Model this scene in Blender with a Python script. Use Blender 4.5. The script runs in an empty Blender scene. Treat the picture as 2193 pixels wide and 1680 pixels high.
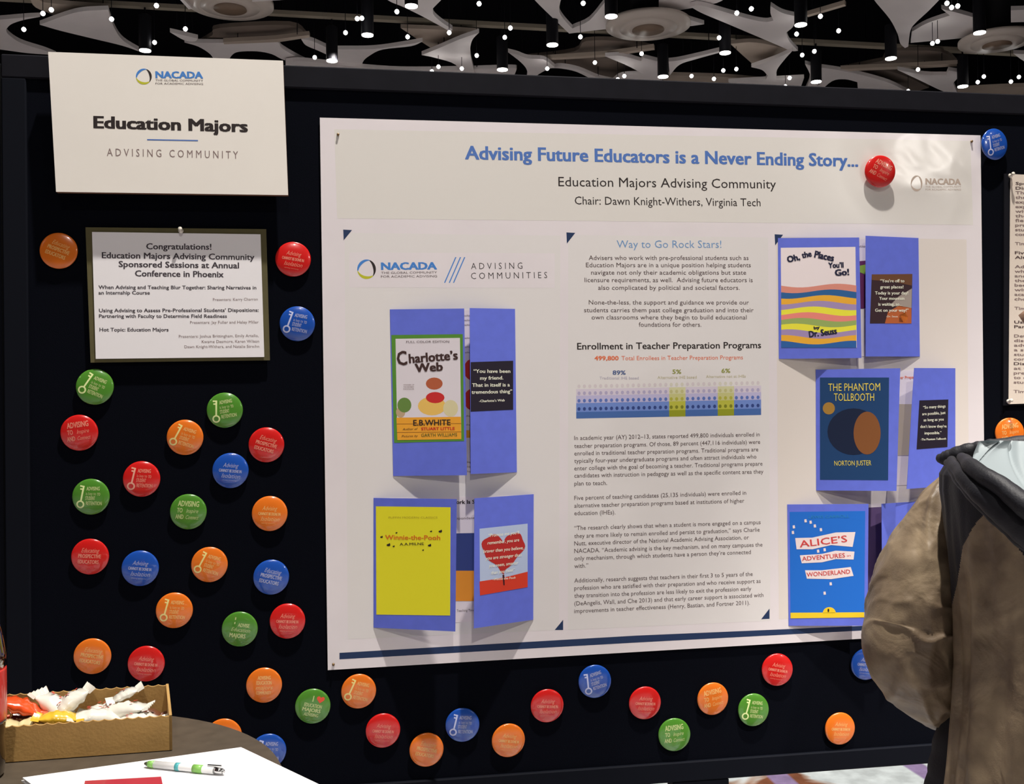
import bpy, bmesh, math, random
from mathutils import Vector, Matrix, noise
random.seed(7)
PI = math.pi
C = bpy.context.scene.collection
SC = bpy.context.scene

# ------------------------------------------------------------------ camera
CAM = Vector((0.0, -1.72711, 1.45))
FOC = 2200.0
YAW, PITCH, ROLL = -0.16189, 0.00515, -0.01137
_cy, _sy, _cp, _sp = math.cos(YAW), math.sin(YAW), math.cos(PITCH), math.sin(PITCH)
FWD = Vector((-_sy*_cp, _cy*_cp, _sp))
_r0 = Vector((_cy, _sy, 0)); _u0 = _r0.cross(FWD)
RIGHT = math.cos(ROLL)*_r0 + math.sin(ROLL)*_u0
UP = -math.sin(ROLL)*_r0 + math.cos(ROLL)*_u0
cam = bpy.data.cameras.new('camera'); cam.sensor_fit = 'HORIZONTAL'; cam.sensor_width = 36.0
cam.lens = FOC*36.0/2193.0; cam.clip_start = 0.05; cam.clip_end = 200
co = bpy.data.objects.new('camera', cam); C.objects.link(co)
M = Matrix.Identity(4)
for i in range(3):
    M[i][0] = RIGHT[i]; M[i][1] = UP[i]; M[i][2] = -FWD[i]; M[i][3] = CAM[i]
co.matrix_world = M
SC.camera = co

# ------------------------------------------------------------------ world, exposure, hall lamps, added spot
w = bpy.data.worlds.new('world'); SC.world = w; w.use_nodes = True
w.node_tree.nodes['Background'].inputs[0].default_value = (0.9, 0.85, 0.8, 1)
w.node_tree.nodes['Background'].inputs[1].default_value = 0.02
SC.view_settings.view_transform = 'Standard'; SC.view_settings.look = 'None'
SC.view_settings.exposure = 0.0; SC.view_settings.gamma = 1.0
SC.view_settings.use_curve_mapping = False

def spot(loc, target, power, size=150, soft=0.04, color=(1, .945, .875), blend=.6):
    l = bpy.data.lights.new('hall_or_added_spot', 'SPOT'); l.energy = power; l.spot_size = math.radians(size)
    l.spot_blend = blend; l.shadow_soft_size = soft; l.color = color
    o = bpy.data.objects.new('hall_or_added_spot', l); C.objects.link(o); o.location = loc
    d = Vector(target) - Vector(loc)
    o.rotation_euler = d.to_track_quat('-Z', 'Y').to_euler()
    return o
KEY = 1240
spot((0.65, -0.95, 5.6), (0.6, -0.3, 1.2), KEY, 120, .05)
spot((2.3, -2.7, 5.6), (1.45, -.75, 1.15), 2300, 24, .05, blend=1.0)  # added unseen spot, put in to brighten the jacket back
# track light across the hall, seen mirrored in the glossy poster corner
spot((6.6, -9.4, 4.2), (1.0, 0, 1.8), 240, 20, .30, blend=.5)
# lamps further down the hall light the floor, whose bounce lights everything else
for x in (-7, 0, 7):
    for y in (-6.0, 4.5, 11.0):
        spot((x, y, 5.7), (x, y, 0), 530, 140, .12)

# ------------------------------------------------------------------ pixel -> place helpers
def ray(px, py):
    return FWD + RIGHT*((px-1096.5)/FOC) + UP*((840-py)/FOC)
def onY(px, py, y=0.0):
    d = ray(px, py); return CAM + d*((y-CAM.y)/d.y)
def onZ(px, py, z):
    d = ray(px, py); return CAM + d*((z-CAM.z)/d.z)
def atD(px, py, dist):
    return CAM + ray(px, py)*dist
def toP(P):
    d = Vector(P)-CAM; k = d.dot(FWD)
    return 1096.5+FOC*d.dot(RIGHT)/k, 840-FOC*d.dot(UP)/k
class Plane:
    def __init__(s, O, N):
        s.O = Vector(O); s.N = Vector(N).normalized()
        if s.N.dot(CAM-s.O) < 0: s.N = -s.N
    def pt(s, px, py, lift=0.0):
        d = ray(px, py); O = s.O + s.N*lift
        return CAM + d*((O-CAM).dot(s.N)/d.dot(s.N))

# ------------------------------------------------------------------ materials
def lin(c):
    c /= 255.0
    return c/12.92 if c <= .04045 else ((c+.055)/1.055)**2.4
def rgb(r, g, b, k=1.3):
    return (min(.9, lin(r)*k), min(.9, lin(g)*k), min(.9, lin(b)*k), 1)
_m = {}
def mat(name, col, rough=.6, metal=0, coat=0, spec=.5, emit=None, noise_amt=.0, scale=40, bump=0, bscale=200, trans=0, coatr=.05):
    if name in _m: return _m[name]
    m = bpy.data.materials.new(name); m.use_nodes = True; _m[name] = m
    nt = m.node_tree; b = nt.nodes['Principled BSDF']
    b.inputs['Base Color'].default_value = col; b.inputs['Roughness'].default_value = rough
    b.inputs['Metallic'].default_value = metal; b.inputs['Specular IOR Level'].default_value = spec
    if coat: b.inputs['Coat Weight'].default_value = coat; b.inputs['Coat Roughness'].default_value = coatr
    if trans: b.inputs['Transmission Weight'].default_value = trans
    if emit:
        b.inputs['Emission Color'].default_value = emit[:3]+(1,); b.inputs['Emission Strength'].default_value = emit[3]
    tc = nt.nodes.new('ShaderNodeTexCoord')
    if noise_amt:
        n = nt.nodes.new('ShaderNodeTexNoise'); n.inputs['Scale'].default_value = scale; n.inputs['Detail'].default_value = 4
        r = nt.nodes.new('ShaderNodeMapRange'); r.inputs['From Min'].default_value = .3; r.inputs['From Max'].default_value = .7
        r.inputs['To Min'].default_value = 1-noise_amt; r.inputs['To Max'].default_value = 1+noise_amt*.5
        mx = nt.nodes.new('ShaderNodeVectorMath'); mx.operation = 'SCALE'; mx.inputs[0].default_value = col[:3]
        nt.links.new(tc.outputs['Object'], n.inputs['Vector']); nt.links.new(n.outputs['Fac'], r.inputs['Value'])
        nt.links.new(r.outputs[0], mx.inputs['Scale']); nt.links.new(mx.outputs[0], b.inputs['Base Color'])
    if bump:
        n = nt.nodes.new('ShaderNodeTexNoise'); n.inputs['Scale'].default_value = bscale; n.inputs['Detail'].default_value = 3
        bp = nt.nodes.new('ShaderNodeBump'); bp.inputs['Strength'].default_value = bump; bp.inputs['Distance'].default_value = .01
        nt.links.new(tc.outputs['Object'], n.inputs['Vector']); nt.links.new(n.outputs['Fac'], bp.inputs['Height'])
        nt.links.new(bp.outputs[0], b.inputs['Normal'])
    return m
def ink(name, r, g, b, k=1.3): return mat('ink_'+name, rgb(r, g, b, k), .55, spec=.3)

PAPER = mat('poster_paper', rgb(210, 203, 206), .5, coat=.35, coatr=.22, noise_amt=.03, scale=9, bump=.02, bscale=25)
CARD = mat('card_stock', rgb(214, 209, 202), .6, noise_amt=.03, scale=6)
WHITE = mat('white_paper', (.86, .86, .88, 1), .6)
BLACKI = ink('black', 38, 30, 30); TXT = ink('text', 74, 58, 58); TXT2 = ink('faint_text', 120, 102, 100)
NAVY = ink('navy', 30, 48, 82); TITLE = ink('title_blue', 72, 106, 170); LOGOB = ink('logo_blue', 62, 118, 186)
LIME = ink('lime', 170, 170, 40); THIN = ink('thin_blue', 96, 136, 180)
ORT = ink('orange_text', 205, 100, 62); GRNT = ink('green_text', 130, 135, 50); BLUT = ink('blue_text', 62, 84, 130)
LITE = ink('light_text', 158, 152, 168); LITG = ink('light_green_text', 172, 165, 130)
PANEL = ink('panel', 203, 199, 198); 

# ------------------------------------------------------------------ mesh building
ROOT = {}
def setp(o, label=None, cat=None, group=None, kind=None):
    if label: o['label'] = label
    if cat: o['category'] = cat
    if group: o['group'] = group
    if kind: o['kind'] = kind
    return o
def empty(name, loc, label, cat, group=None):
    o = bpy.data.objects.new(name, None); C.objects.link(o); o.location = loc; o.empty_display_size = .02
    ROOT[o.name] = Vector(loc); setp(o, label, cat, group); return o
class MB:
    def __init__(s): s.v = []; s.f = []
    def face(s, pts):
        n = len(s.v); s.v += [Vector(p) for p in pts]; s.f.append(tuple(range(n, n+len(pts))))
    def mesh(s, vs, fs):
        n = len(s.v); s.v += [Vector(p) for p in vs]; s.f += [tuple(i+n for i in f) for f in fs]
    def box(s, a, b, rot=None, pivot=None):
        x0, y0, z0 = a; x1, y1, z1 = b
        vs = [Vector(p) for p in ((x0,y0,z0),(x1,y0,z0),(x1,y1,z0),(x0,y1,z0),(x0,y0,z1),(x1,y0,z1),(x1,y1,z1),(x0,y1,z1))]
        s.mesh(vs, [(3,2,1,0),(4,5,6,7),(0,1,5,4),(1,2,6,5),(2,3,7,6),(3,0,4,7)])
    def prism(s, pts, off):
        """closed outline pts extruded by vector off"""
        n = len(pts); off = Vector(off); vs = [Vector(p) for p in pts]; vs += [p+off for p in vs]
        s.mesh(vs, [tuple(range(n)), tuple(range(2*n-1, n-1, -1))] + [(i, i+n, (i+1) % n + n, (i+1) % n) for i in range(n)])
    def lathe(s, prof, n=32, M=None, cap=True):
        M = M or Matrix.Identity(4); vs = []; fs = []
        for r, z in prof:
            for i in range(n):
                a = 2*PI*i/n; vs.append(M @ Vector((r*math.cos(a), r*math.sin(a), z)))
        for j in range(len(prof)-1):
            for i in range(n):
                k = (i+1) % n; fs.append((j*n+i, j*n+k, (j+1)*n+k, (j+1)*n+i))
        if cap: fs.append(tuple(range(n-1, -1, -1))); fs.append(tuple((len(prof)-1)*n+i for i in range(n)))
        s.mesh(vs, fs)
    def tube(s, pts, r, n=10):
        pts = [Vector(p) for p in pts]; rs = r if isinstance(r, (list, tuple)) else [r]*len(pts)
        vs = []; fs = []; T0 = (pts[1]-pts[0]).normalized(); nrm = T0.orthogonal().normalized()
        for j, p in enumerate(pts):
            T = (pts[min(j+1, len(pts)-1)]-pts[max(j-1, 0)]).normalized()
            nrm = (nrm - T*nrm.dot(T)).normalized(); bi = T.cross(nrm)
            for i in range(n):
                a = 2*PI*i/n; vs.append(p + (nrm*math.cos(a)+bi*math.sin(a))*rs[j])
        for j in range(len(pts)-1):
            for i in range(n):
                k = (i+1) % n; fs.append((j*n+i, j*n+k, (j+1)*n+k, (j+1)*n+i))
        fs.append(tuple(range(n-1, -1, -1))); fs.append(tuple((len(pts)-1)*n+i for i in range(n)))
        s.mesh(vs, fs)
    def disc(s, pl, px, py, rx, ry, lift, n=20, a0=0, a1=2*PI):
        s.face([pl.pt(px+rx*math.cos(a0+(a1-a0)*i/n), py+ry*math.sin(a0+(a1-a0)*i/n), lift) for i in range(n)])
    def build(s, name, m, parent=None, loc=None, smooth=False, fixn=False):
        base = ROOT[parent.name] if parent else Vector(loc if loc is not None else s.v[0])
        me = bpy.data.meshes.new(name); me.from_pydata([tuple(v-base) for v in s.v], [], s.f); me.update()
        if fixn:
            bm = bmesh.new(); bm.from_mesh(me); bmesh.ops.remove_doubles(bm, verts=bm.verts, dist=1e-6)
            bmesh.ops.recalc_face_normals(bm, faces=bm.faces); bm.to_mesh(me); bm.free()
        if m: me.materials.append(m)
        if smooth:
            for p in me.polygons: p.use_smooth = True
        o = bpy.data.objects.new(name, me); C.objects.link(o); ROOT[o.name] = base
        if parent: o.parent = parent
        else: o.location = base
        return o
def thing(o, label, cat, group=None): return setp(o, label, cat, group)
def struct(o): o['kind'] = 'structure'; return o

# text: requests are collected, meshed together, then placed
TQ = []
NRM = {}
def text(parent, pl, s, x0, y0, x1, y1, cap, m, bold=0.0, shear=0.0, lift=.00018, name='lettering'):
    P0, P1 = pl.pt(x0, y0, lift), pl.pt(x1, y1, lift)
    ex = P1-P0; L = ex.length; ex.normalize(); up = pl.N.cross(ex).normalized()
    if up.z < 0: up = -up
    h = (pl.pt(x0, y0-cap)-pl.pt(x0, y0)).length
    TQ.append((parent, name, m, s, P0, ex, up, L, h, bold, shear, pl.N, (x0, y0)))
_tc = {}
def glyphs(keys):
    cs = {}
    for k in keys:
        if k in _tc: continue
        c = bpy.data.curves.new('t', 'FONT'); c.body = k[0]; c.resolution_u = 2; c.shear = k[2]; c.offset = min(0, k[1])
        o = bpy.data.objects.new('t', c); C.objects.link(o); cs[k] = o
    bpy.context.view_layer.update(); dg = bpy.context.evaluated_depsgraph_get()
    for k, o in cs.items():
        me = o.evaluated_get(dg).to_mesh()
        vs = [tuple(v.co) for v in me.vertices]; fs = [tuple(p.vertices) for p in me.polygons]; b = k[1]
        if b > 0:       # bold: the same flat glyphs printed four times, slightly shifted
            V_, F_ = [], []
            for dx, dy in ((-b, -b*.5), (b, -b*.5), (-b, b*.5), (b, b*.5)):
                n = len(V_); V_ += [(v[0]+dx, v[1]+dy, n/len(vs)*1.5e-5) for v in vs]; F_ += [tuple(i+n for i in f) for f in fs]
            vs, fs = V_, F_
        _tc[k] = (vs, fs)
        o.evaluated_get(dg).to_mesh_clear()
    for o in cs.values():
        c = o.data; bpy.data.objects.remove(o); bpy.data.curves.remove(c)
def flush_text():
    glyphs({(q[3], q[9], q[10]) for q in TQ}); groups = {}
    for (parent, name, m, s, P0, ex, up, L, h, bold, shear, nn_, xy) in TQ:
        blk = s+str(round(P0.z, 3)) if (parent.name.startswith('gatefold') or len(s) <= 8) and not parent.name.startswith('flap') else ''
        if parent.name.startswith('poster'): blk += '%d%d%d%d%s' % (xy[0] < 1200, xy[0] > 1700, xy[1] < 550, xy[1] > 820, s if m in (LITG, LITE) else '')
        elif parent.name.startswith('notice'): blk += str([k_ for k_ in (600, 650, 700, 1000) if xy[1] < k_][0])
        elif parent.name.startswith('handout'): blk += str([k_ for k_ in (536, 690, 2000) if xy[1] < k_][0])
        vs, fs = _tc[(s, bold, shear)]
        if not vs: continue
        x0 = min(v[0] for v in vs); x1 = max(v[0] for v in vs); k = L/(x1-x0); kv = h/.682
        mb = groups.setdefault((parent.name, name, m.name, blk), (MB(), parent, name, m))[0]
        mb.mesh([P0+ex*((v[0]-x0)*k)+up*(v[1]*kv)+nn_*v[2] for v in vs], fs)
    for mb, parent, name, m in groups.values(): mb.build(name, m, parent)
    TQ.clear()
def flat(parent, name, m, pl, pts, lift): 
    b = MB(); b.face([pl.pt(x, y, lift) for x, y in pts]); return b.build(name, m, parent)

# ================================================================== THE SETTING
def carpet():
    m = bpy.data.materials.new('hall_carpet'); m.use_nodes = True; nt = m.node_tree; b = nt.nodes['Principled BSDF']
    b.inputs['Roughness'].default_value = .95; b.inputs['Specular IOR Level'].default_value = .1
    tc = nt.nodes.new('ShaderNodeTexCoord')
    n1 = nt.nodes.new('ShaderNodeTexNoise'); n1.inputs['Scale'].default_value = 1.7; n1.inputs['Detail'].default_value = 3; n1.inputs['Distortion'].default_value = 1.2
    r1 = nt.nodes.new('ShaderNodeValToRGB'); e = r1.color_ramp.elements
    e[0].position = .40; e[0].color = (.22, .08, .04, 1); e[1].position = .50; e[1].color = (.62, .68, .70, 1)
    x = r1.color_ramp.elements.new(.445); x.color = (.42, .3, .24, 1)
    wv = nt.nodes.new('ShaderNodeTexWave'); wv.inputs['Scale'].default_value = .5; wv.inputs['Distortion'].default_value = 3; wv.inputs['Detail'].default_value = 1
    r2 = nt.nodes.new('ShaderNodeValToRGB'); e = r2.color_ramp.elements
    e[0].position = .93; e[0].color = (0, 0, 0, 1); e[1].position = .96; e[1].color = (1, 1, 1, 1)
    mx = nt.nodes.new('ShaderNodeMix'); mx.data_type = 'RGBA'; mx.inputs[7].default_value = (.3, .22, .4, 1)
    n3 = nt.nodes.new('ShaderNodeTexNoise'); n3.inputs['Scale'].default_value = 14; n3.inputs['Detail'].default_value = 5
    r3 = nt.nodes.new('ShaderNodeMapRange'); r3.inputs[1].default_value = .35; r3.inputs[2].default_value = .65; r3.inputs[3].default_value = .75; r3.inputs[4].default_value = 1.08
    ms = nt.nodes.new('ShaderNodeVectorMath'); ms.operation = 'SCALE'
    for n in (n1, wv, n3): nt.links.new(tc.outputs['Object'], n.inputs['Vector'])
    nt.links.new(n1.outputs['Fac'], r1.inputs[0]); nt.links.new(wv.outputs['Fac'], r2.inputs[0])
    nt.links.new(r2.outputs[0], mx.inputs[0]); nt.links.new(r1.outputs[0], mx.inputs[6])
    nt.links.new(n3.outputs['Fac'], r3.inputs[0]); nt.links.new(mx.outputs[2], ms.inputs[0]); nt.links.new(r3.outputs[0], ms.inputs['Scale'])
    nt.links.new(ms.outputs[0], b.inputs['Base Color'])
    return m
VOID = mat('black_ceiling_void', (.004, .004, .006, 1), .9, spec=.1)
WALLM = mat('dim_wall', (.045, .03, .022, 1), .8, noise_amt=.3, scale=2)
def slab(name, a, b, m):
    q = MB(); q.box(a, b); return struct(q.build(name, m, loc=((a[0]+b[0])/2, (a[1]+b[1])/2, a[2])))
slab('floor', (-16, -12, -.1), (16, 24, 0), carpet())
slab('ceiling', (-16, -12, 8.2), (16, 24, 8.3), VOID)
slab('wall_back', (-16, 24, 0), (16, 24.2, 8.2), WALLM)
slab('wall_front', (-16, -12.2, 0), (16, -12, 8.2), WALLM)
slab('wall_left', (-16.2, -12, 0), (-16, 24, 8.2), WALLM)
slab('wall_right', (16, -12, 0), (16.2, 24, 8.2), WALLM)

# ================================================================== CEILING FEATURES
PALE = mat('pale_sail', (.80, .75, .74, 1), .55, noise_amt=.08, scale=1.5)
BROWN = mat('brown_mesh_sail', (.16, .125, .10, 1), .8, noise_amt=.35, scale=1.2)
TANC = mat('tan_sail', (.46, .38, .31, 1), .7, noise_amt=.25, scale=1.3)
DARKM = mat('dark_metal', (.006, .006, .009, 1), .6, spec=.2)
def smooth_outline(p, k=4):
    n = len(p); P = [Vector((a, b)) for a, b in p]; corner = []
    for i in range(n):
        a = (P[i-1]-P[i]); b = (P[(i+1) % n]-P[i])
        corner.append(a.length < 1e-6 or b.length < 1e-6 or a.angle(b) < math.radians(128))
    out = []
    for i in range(n):
        p1, p2 = P[i], P[(i+1) % n]; p0 = p1*2-p2 if corner[i] else P[i-1]; p3 = p2*2-p1 if corner[(i+1) % n] else P[(i+2) % n]
        for j in range(k):
            t = j/k
            out.append(.5*((2*p1)+(p2-p0)*t+(2*p0-5*p1+4*p2-p3)*t*t+(3*p1-p0-3*p2+p3)*t**3))
    return [(v.x, v.y) for v in out]
HB = CAM.z
def sail(pts, H, m, label, name='ceiling_sail', cat='ceiling panel', smooth=True, group=None, th=.05):
    q = smooth_outline(pts) if smooth else pts
    z = HB+H; P = [onZ(x, y, z) for x, y in q]
    b = MB(); b.prism(P, (0, 0, th)); c = sum(P, Vector())/len(P)
    o = b.build(name, m, loc=c, fixn=True); thing(o, label, cat, group)
    h = MB(); far = sorted(P, key=lambda v: v.x)
    ids = [far[len(far)//5], far[-len(far)//5]]
    for v in ids:
        v = v.lerp(c, .3); h.tube([v+Vector((0, 0, th*.5)), (v.x, v.y, 8.2)], .006, 5)
    h.build('hanging_cable', DARKM, o)
    return o
L = 'suspended ceiling sail'
sail([(85,53),(140,33),(178,24),(232,21),(236,35),(246,62),(265,88),(308,114),(262,98),(200,83),(130,66)], 4.5, PALE, 'pale triangular ceiling sail with a hollow right side above the white sign')
sail([(-60,46),(0,42),(60,37),(86,36),(50,43),(24,52),(13,63),(18,74),(45,92),(95,108),(120,118),(60,114),(0,106),(-60,100)], 4.55, PALE, 'pale crescent ceiling sail at the far left edge')
sail([(60,-30),(84,0),(120,8),(235,17),(170,27),(125,34),(100,26),(70,10)], 4.62, TANC, 'tan ceiling sail tucked above the pale triangular one at the left')
sail([(375,-12),(383,-12),(412,19),(404,20)], 4.4, PALE, 'thin pale ceiling strip running up left of the first round diffuser', smooth=False)
sail([(540,4),(700,-6),(700,-14),(540,-6)], 4.4, PALE, 'thin pale ceiling strip above the first round diffuser', smooth=False)
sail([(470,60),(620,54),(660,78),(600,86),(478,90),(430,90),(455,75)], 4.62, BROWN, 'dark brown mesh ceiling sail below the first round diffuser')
sail([(478,90),(590,84),(662,75),(664,80),(600,90),(480,95)], 4.5, TANC, 'thin tan ceiling strip under the dark brown mesh sail', smooth=False)
sail([(364,69),(378,72),(424,83),(416,89),(394,86)], 4.45, PALE, 'short pale pointed ceiling sail right of the lamp above the white sign')
sail([(395,91),(478,92),(586,89),(602,102),(628,118),(655,132),(612,130),(582,116),(550,110),(512,111),(497,118),(489,132),(460,132),(450,116),(425,100)], 4.55, PALE, 'pale star shaped ceiling sail just above the right half of the white sign')
sail([(645,84),(668,88),(702,103),(702,118),(680,108),(655,97)], 4.6, PALE, 'short pale ceiling sail left of the lamp over the board corner')
sail([(612,133),(650,131),(760,143),(860,150),(985,149),(1095,146),(1106,150),(1098,170),(850,170),(700,160),(620,145)], 4.48, PALE, 'long low pale ceiling sail along the left part of the board top')
sail([(722,106),(800,105),(866,96),(905,89),(880,99),(820,106),(792,119),(777,133),(774,155),(722,150)], 4.52, PALE, 'pale ceiling sail with a long thin arm right of the lamp over the board corner')
sail([(800,-30),(830,0),(866,16),(912,39),(966,69),(969,63),(945,47),(929,32),(927,18),(945,0),(975,-30)], 4.5, PALE, 'pale pointed ceiling sail coming down behind the fourth cylinder lamp')
sail([(858,60),(950,64),(1025,69),(1000,78),(928,106),(900,88)], 4.62, TANC, 'tan wedge ceiling sail left of the pale arrowhead one')
sail([(903,118),(938,104),(985,84),(1026,70),(1012,85),(1007,105),(1010,130),(1020,170),(990,170),(976,139),(932,124)], 4.45, PALE, 'pale arrowhead ceiling sail pointing left above the middle of the poster')
sail([(1120,-30),(1145,0),(1175,30),(1219,72),(1226,62),(1208,42),(1198,24),(1201,0),(1210,-30)], 4.5, PALE, 'narrow pale ceiling sail coming down left of the middle round diffuser')
sail([(1219,72),(1226,61),(1262,44),(1296,4),(1300,40),(1330,48),(1410,48),(1412,-30),(1580,-30),(1545,2),(1500,14),(1422,27),(1440,31),(1508,52),(1470,57),(1420,60),(1330,63),(1294,63)], 4.56, PALE, 'large pale ceiling sail spread behind the middle round diffuser')
sail([(1088,112),(1108,117),(1130,125),(1165,128),(1188,144),(1170,150),(1150,162),(1142,175),(1127,175),(1129,152),(1116,134)], 4.42, PALE, 'small pale hook shaped ceiling sail left of centre at the board top')
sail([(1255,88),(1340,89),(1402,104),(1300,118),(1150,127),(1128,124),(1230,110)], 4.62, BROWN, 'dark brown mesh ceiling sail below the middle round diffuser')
sail([(1148,127),(1300,117),(1400,102),(1402,107),(1300,122),(1150,131)], 4.5, TANC, 'thin tan ceiling strip under the middle dark brown sail', smooth=False)
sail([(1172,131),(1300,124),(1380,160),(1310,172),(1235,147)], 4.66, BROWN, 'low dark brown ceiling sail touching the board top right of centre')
sail([(1180,146),(1202,143),(1240,150),(1285,168),(1330,176),(1280,174),(1235,154),(1202,147)], 4.5, PALE, 'thin curved pale ceiling sail under the low dark brown one')
sail([(1296,121),(1332,120),(1373,131),(1378,124),(1411,132),(1411,162),(1422,185),(1330,185),(1310,176),(1332,162),(1378,159),(1342,140)], 4.46, PALE, 'pale angular ceiling sail left of the lamp above the poster title end')
sail([(1432,132),(1455,129),(1500,119),(1546,108),(1548,111),(1490,127),(1455,139),(1434,162)], 4.46, PALE, 'small pale ceiling sail with a thin arm right of the lamp above the title')
sail([(1420,161),(1550,165),(1640,172),(1705,170),(1700,200),(1420,195)], 4.62, TANC, 'long low tan ceiling sail along the board top right of centre')
sail([(1478,14),(1502,12),(1560,28),(1610,42),(1640,47),(1656,44),(1650,28),(1651,13),(1674,27),(1704,35),(1700,55),(1684,70),(1690,88),(1709,109),(1692,108),(1640,86),(1560,52),(1505,29)], 4.5, PALE, 'long pale ceiling sail with a forked top left of the tallest right hand lamps')
sail([(1564,94),(1620,91),(1696,107),(1616,141),(1590,118)], 4.6, TANC, 'tan wedge ceiling sail under the long forked pale one')
sail([(1609,144),(1660,126),(1696,110),(1680,128),(1664,150),(1663,170),(1722,167),(1712,195),(1600,195),(1560,176),(1640,171),(1644,162),(1632,150)], 4.45, PALE, 'pale ceiling sail shaped like a crooked arrow above the right side of the title')
sail([(1727,33),(1809,9),(1812,13),(1730,37)], 4.5, TANC, 'thin straight ceiling bar right of the forked pale sail', smooth=False)
sail([(1724,137),(1742,142),(1742,150),(1741,170),(1762,200),(1722,200),(1735,165)], 4.45, PALE, 'small pale ceiling sail left of the low lamp at the right')
sail([(1760,145),(1800,151),(1850,162),(1905,178),(1950,200),(1838,200),(1836,176),(1810,170),(1782,174),(1752,200)], 4.5, PALE, 'pale forked ceiling sail right of the low lamp at the right')
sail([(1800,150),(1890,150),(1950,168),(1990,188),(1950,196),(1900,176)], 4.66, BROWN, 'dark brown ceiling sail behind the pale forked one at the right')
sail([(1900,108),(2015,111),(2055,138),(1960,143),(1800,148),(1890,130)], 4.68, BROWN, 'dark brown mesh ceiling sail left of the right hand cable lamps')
sail([(1800,148),(1960,141),(2052,136),(2053,142),(1960,147),(1800,153)], 4.52, TANC, 'thin tan ceiling strip under the right hand dark brown sail', smooth=False)
sail([(1922,150),(1980,160),(2027,161),(2031,151),(2056,155),(2050,168),(2041,178),(2052,205),(2020,196),(1965,170)], 4.42, PALE, 'small pale ceiling sail beside the lowest lamp at the right')
sail([(1855,-30),(1872,0),(1905,40),(1922,72),(1928,93),(1938,103),(1945,100),(1950,65),(1962,48),(1992,20),(2040,-30)], 4.5, PALE, 'broad pale ceiling sail tapering down at the upper right')
sail([(1950,92),(1953,68),(1985,50),(2034,33),(2016,19),(2060,30),(2110,45),(2110,76),(2060,82)], 4.56, PALE, 'pale ceiling sail left of the wide black duct at the upper right')
sail([(2165,22),(2230,20),(2230,46),(2165,48)], 4.5, PALE, 'pale ceiling sail above right of the wide black duct')
sail([(2165,62),(2230,66),(2230,78),(2165,74)], 4.6, TANC, 'tan ceiling sail right of the lowest part of the wide duct')
sail([(2170,115),(2230,117),(2230,150),(2193,131)], 4.45, PALE, 'pale pointed ceiling sail at the right edge below the last diffuser')
sail([(2050,192),(2140,187),(2230,184),(2230,230),(2050,230)], 4.45, TANC, 'low tan ceiling sail along the board top at the far right')
# the long straight rails
RAILM = mat('olive_rail', (.30, .26, .20, 1), .6)
def rail(a, b, wpx, H, label):
    z = HB+H; A, B = onZ(a[0], a[1], z), onZ(b[0], b[1], z); A2 = onZ(a[0], a[1]+wpx, z); B2 = onZ(b[0], b[1]+wpx, z)
    q = MB(); q.prism([A, B, B2, A2], (0, 0, .05)); o = thing(q.build('ceiling_rail', RAILM, loc=(A+B)/2, fixn=True), label, 'rail')
    h = MB()
    for t in (.1, .5, .9):
        v = A.lerp(B, t); h.tube([v, (v.x, v.y, 8.2)], .006, 5)
    h.build('hanging_cable', DARKM, o)
rail((-60, -6), (2300, 122), 6, 4.72, 'long straight olive rail crossing the whole ceiling')
# round air diffusers
RINGM = mat('diffuser_ring', (.60, .53, .47, 1), .35); RINGD = mat('diffuser_dark', (.22, .15, .10, 1), .5)
def diffuser(px, py, rpx, H, duct, label):
    z = HB+H; c = onZ(px, py, z); R = (onZ(px+rpx, py, z)-onZ(px-rpx, py, z)).length/2
    root = empty('air_diffuser', c, label, 'air diffuser'); T = Matrix.Translation(c)
    q = MB(); q.lathe([(R*.72, .0), (R, .02), (R, .06), (R*.7, .10)], 48, T); q.build('outer_ring', RINGM, root, smooth=True)
    q = MB(); q.lathe([(R*.42, -.02), (R*.68, -.005), (R*.66, .05), (R*.4, .05)], 48, T); q.build('middle_ring', RINGM, root, smooth=True)
    q = MB(); q.lathe([(0.001, -.035), (R*.38, -.03), (R*.34, .03), (R*.001, .03)], 48, T, False); q.build('centre_plate', RINGD, root, smooth=True)
    q = MB(); q.lathe([(R*duct, .10), (R*duct, 8.2-c.z)], 40, T); q.build('duct', DARKM, root, smooth=True)
diffuser(493, 15, 92, 4.42, .45, 'round pale air diffuser at the upper left')
diffuser(1388, 60, 90, 4.42, .42, 'round pale air diffuser near the middle under a black duct')
diffuser(2135, 93, 76, 4.42, .58, 'round pale air diffuser at the upper right under a wide black duct')
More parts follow.
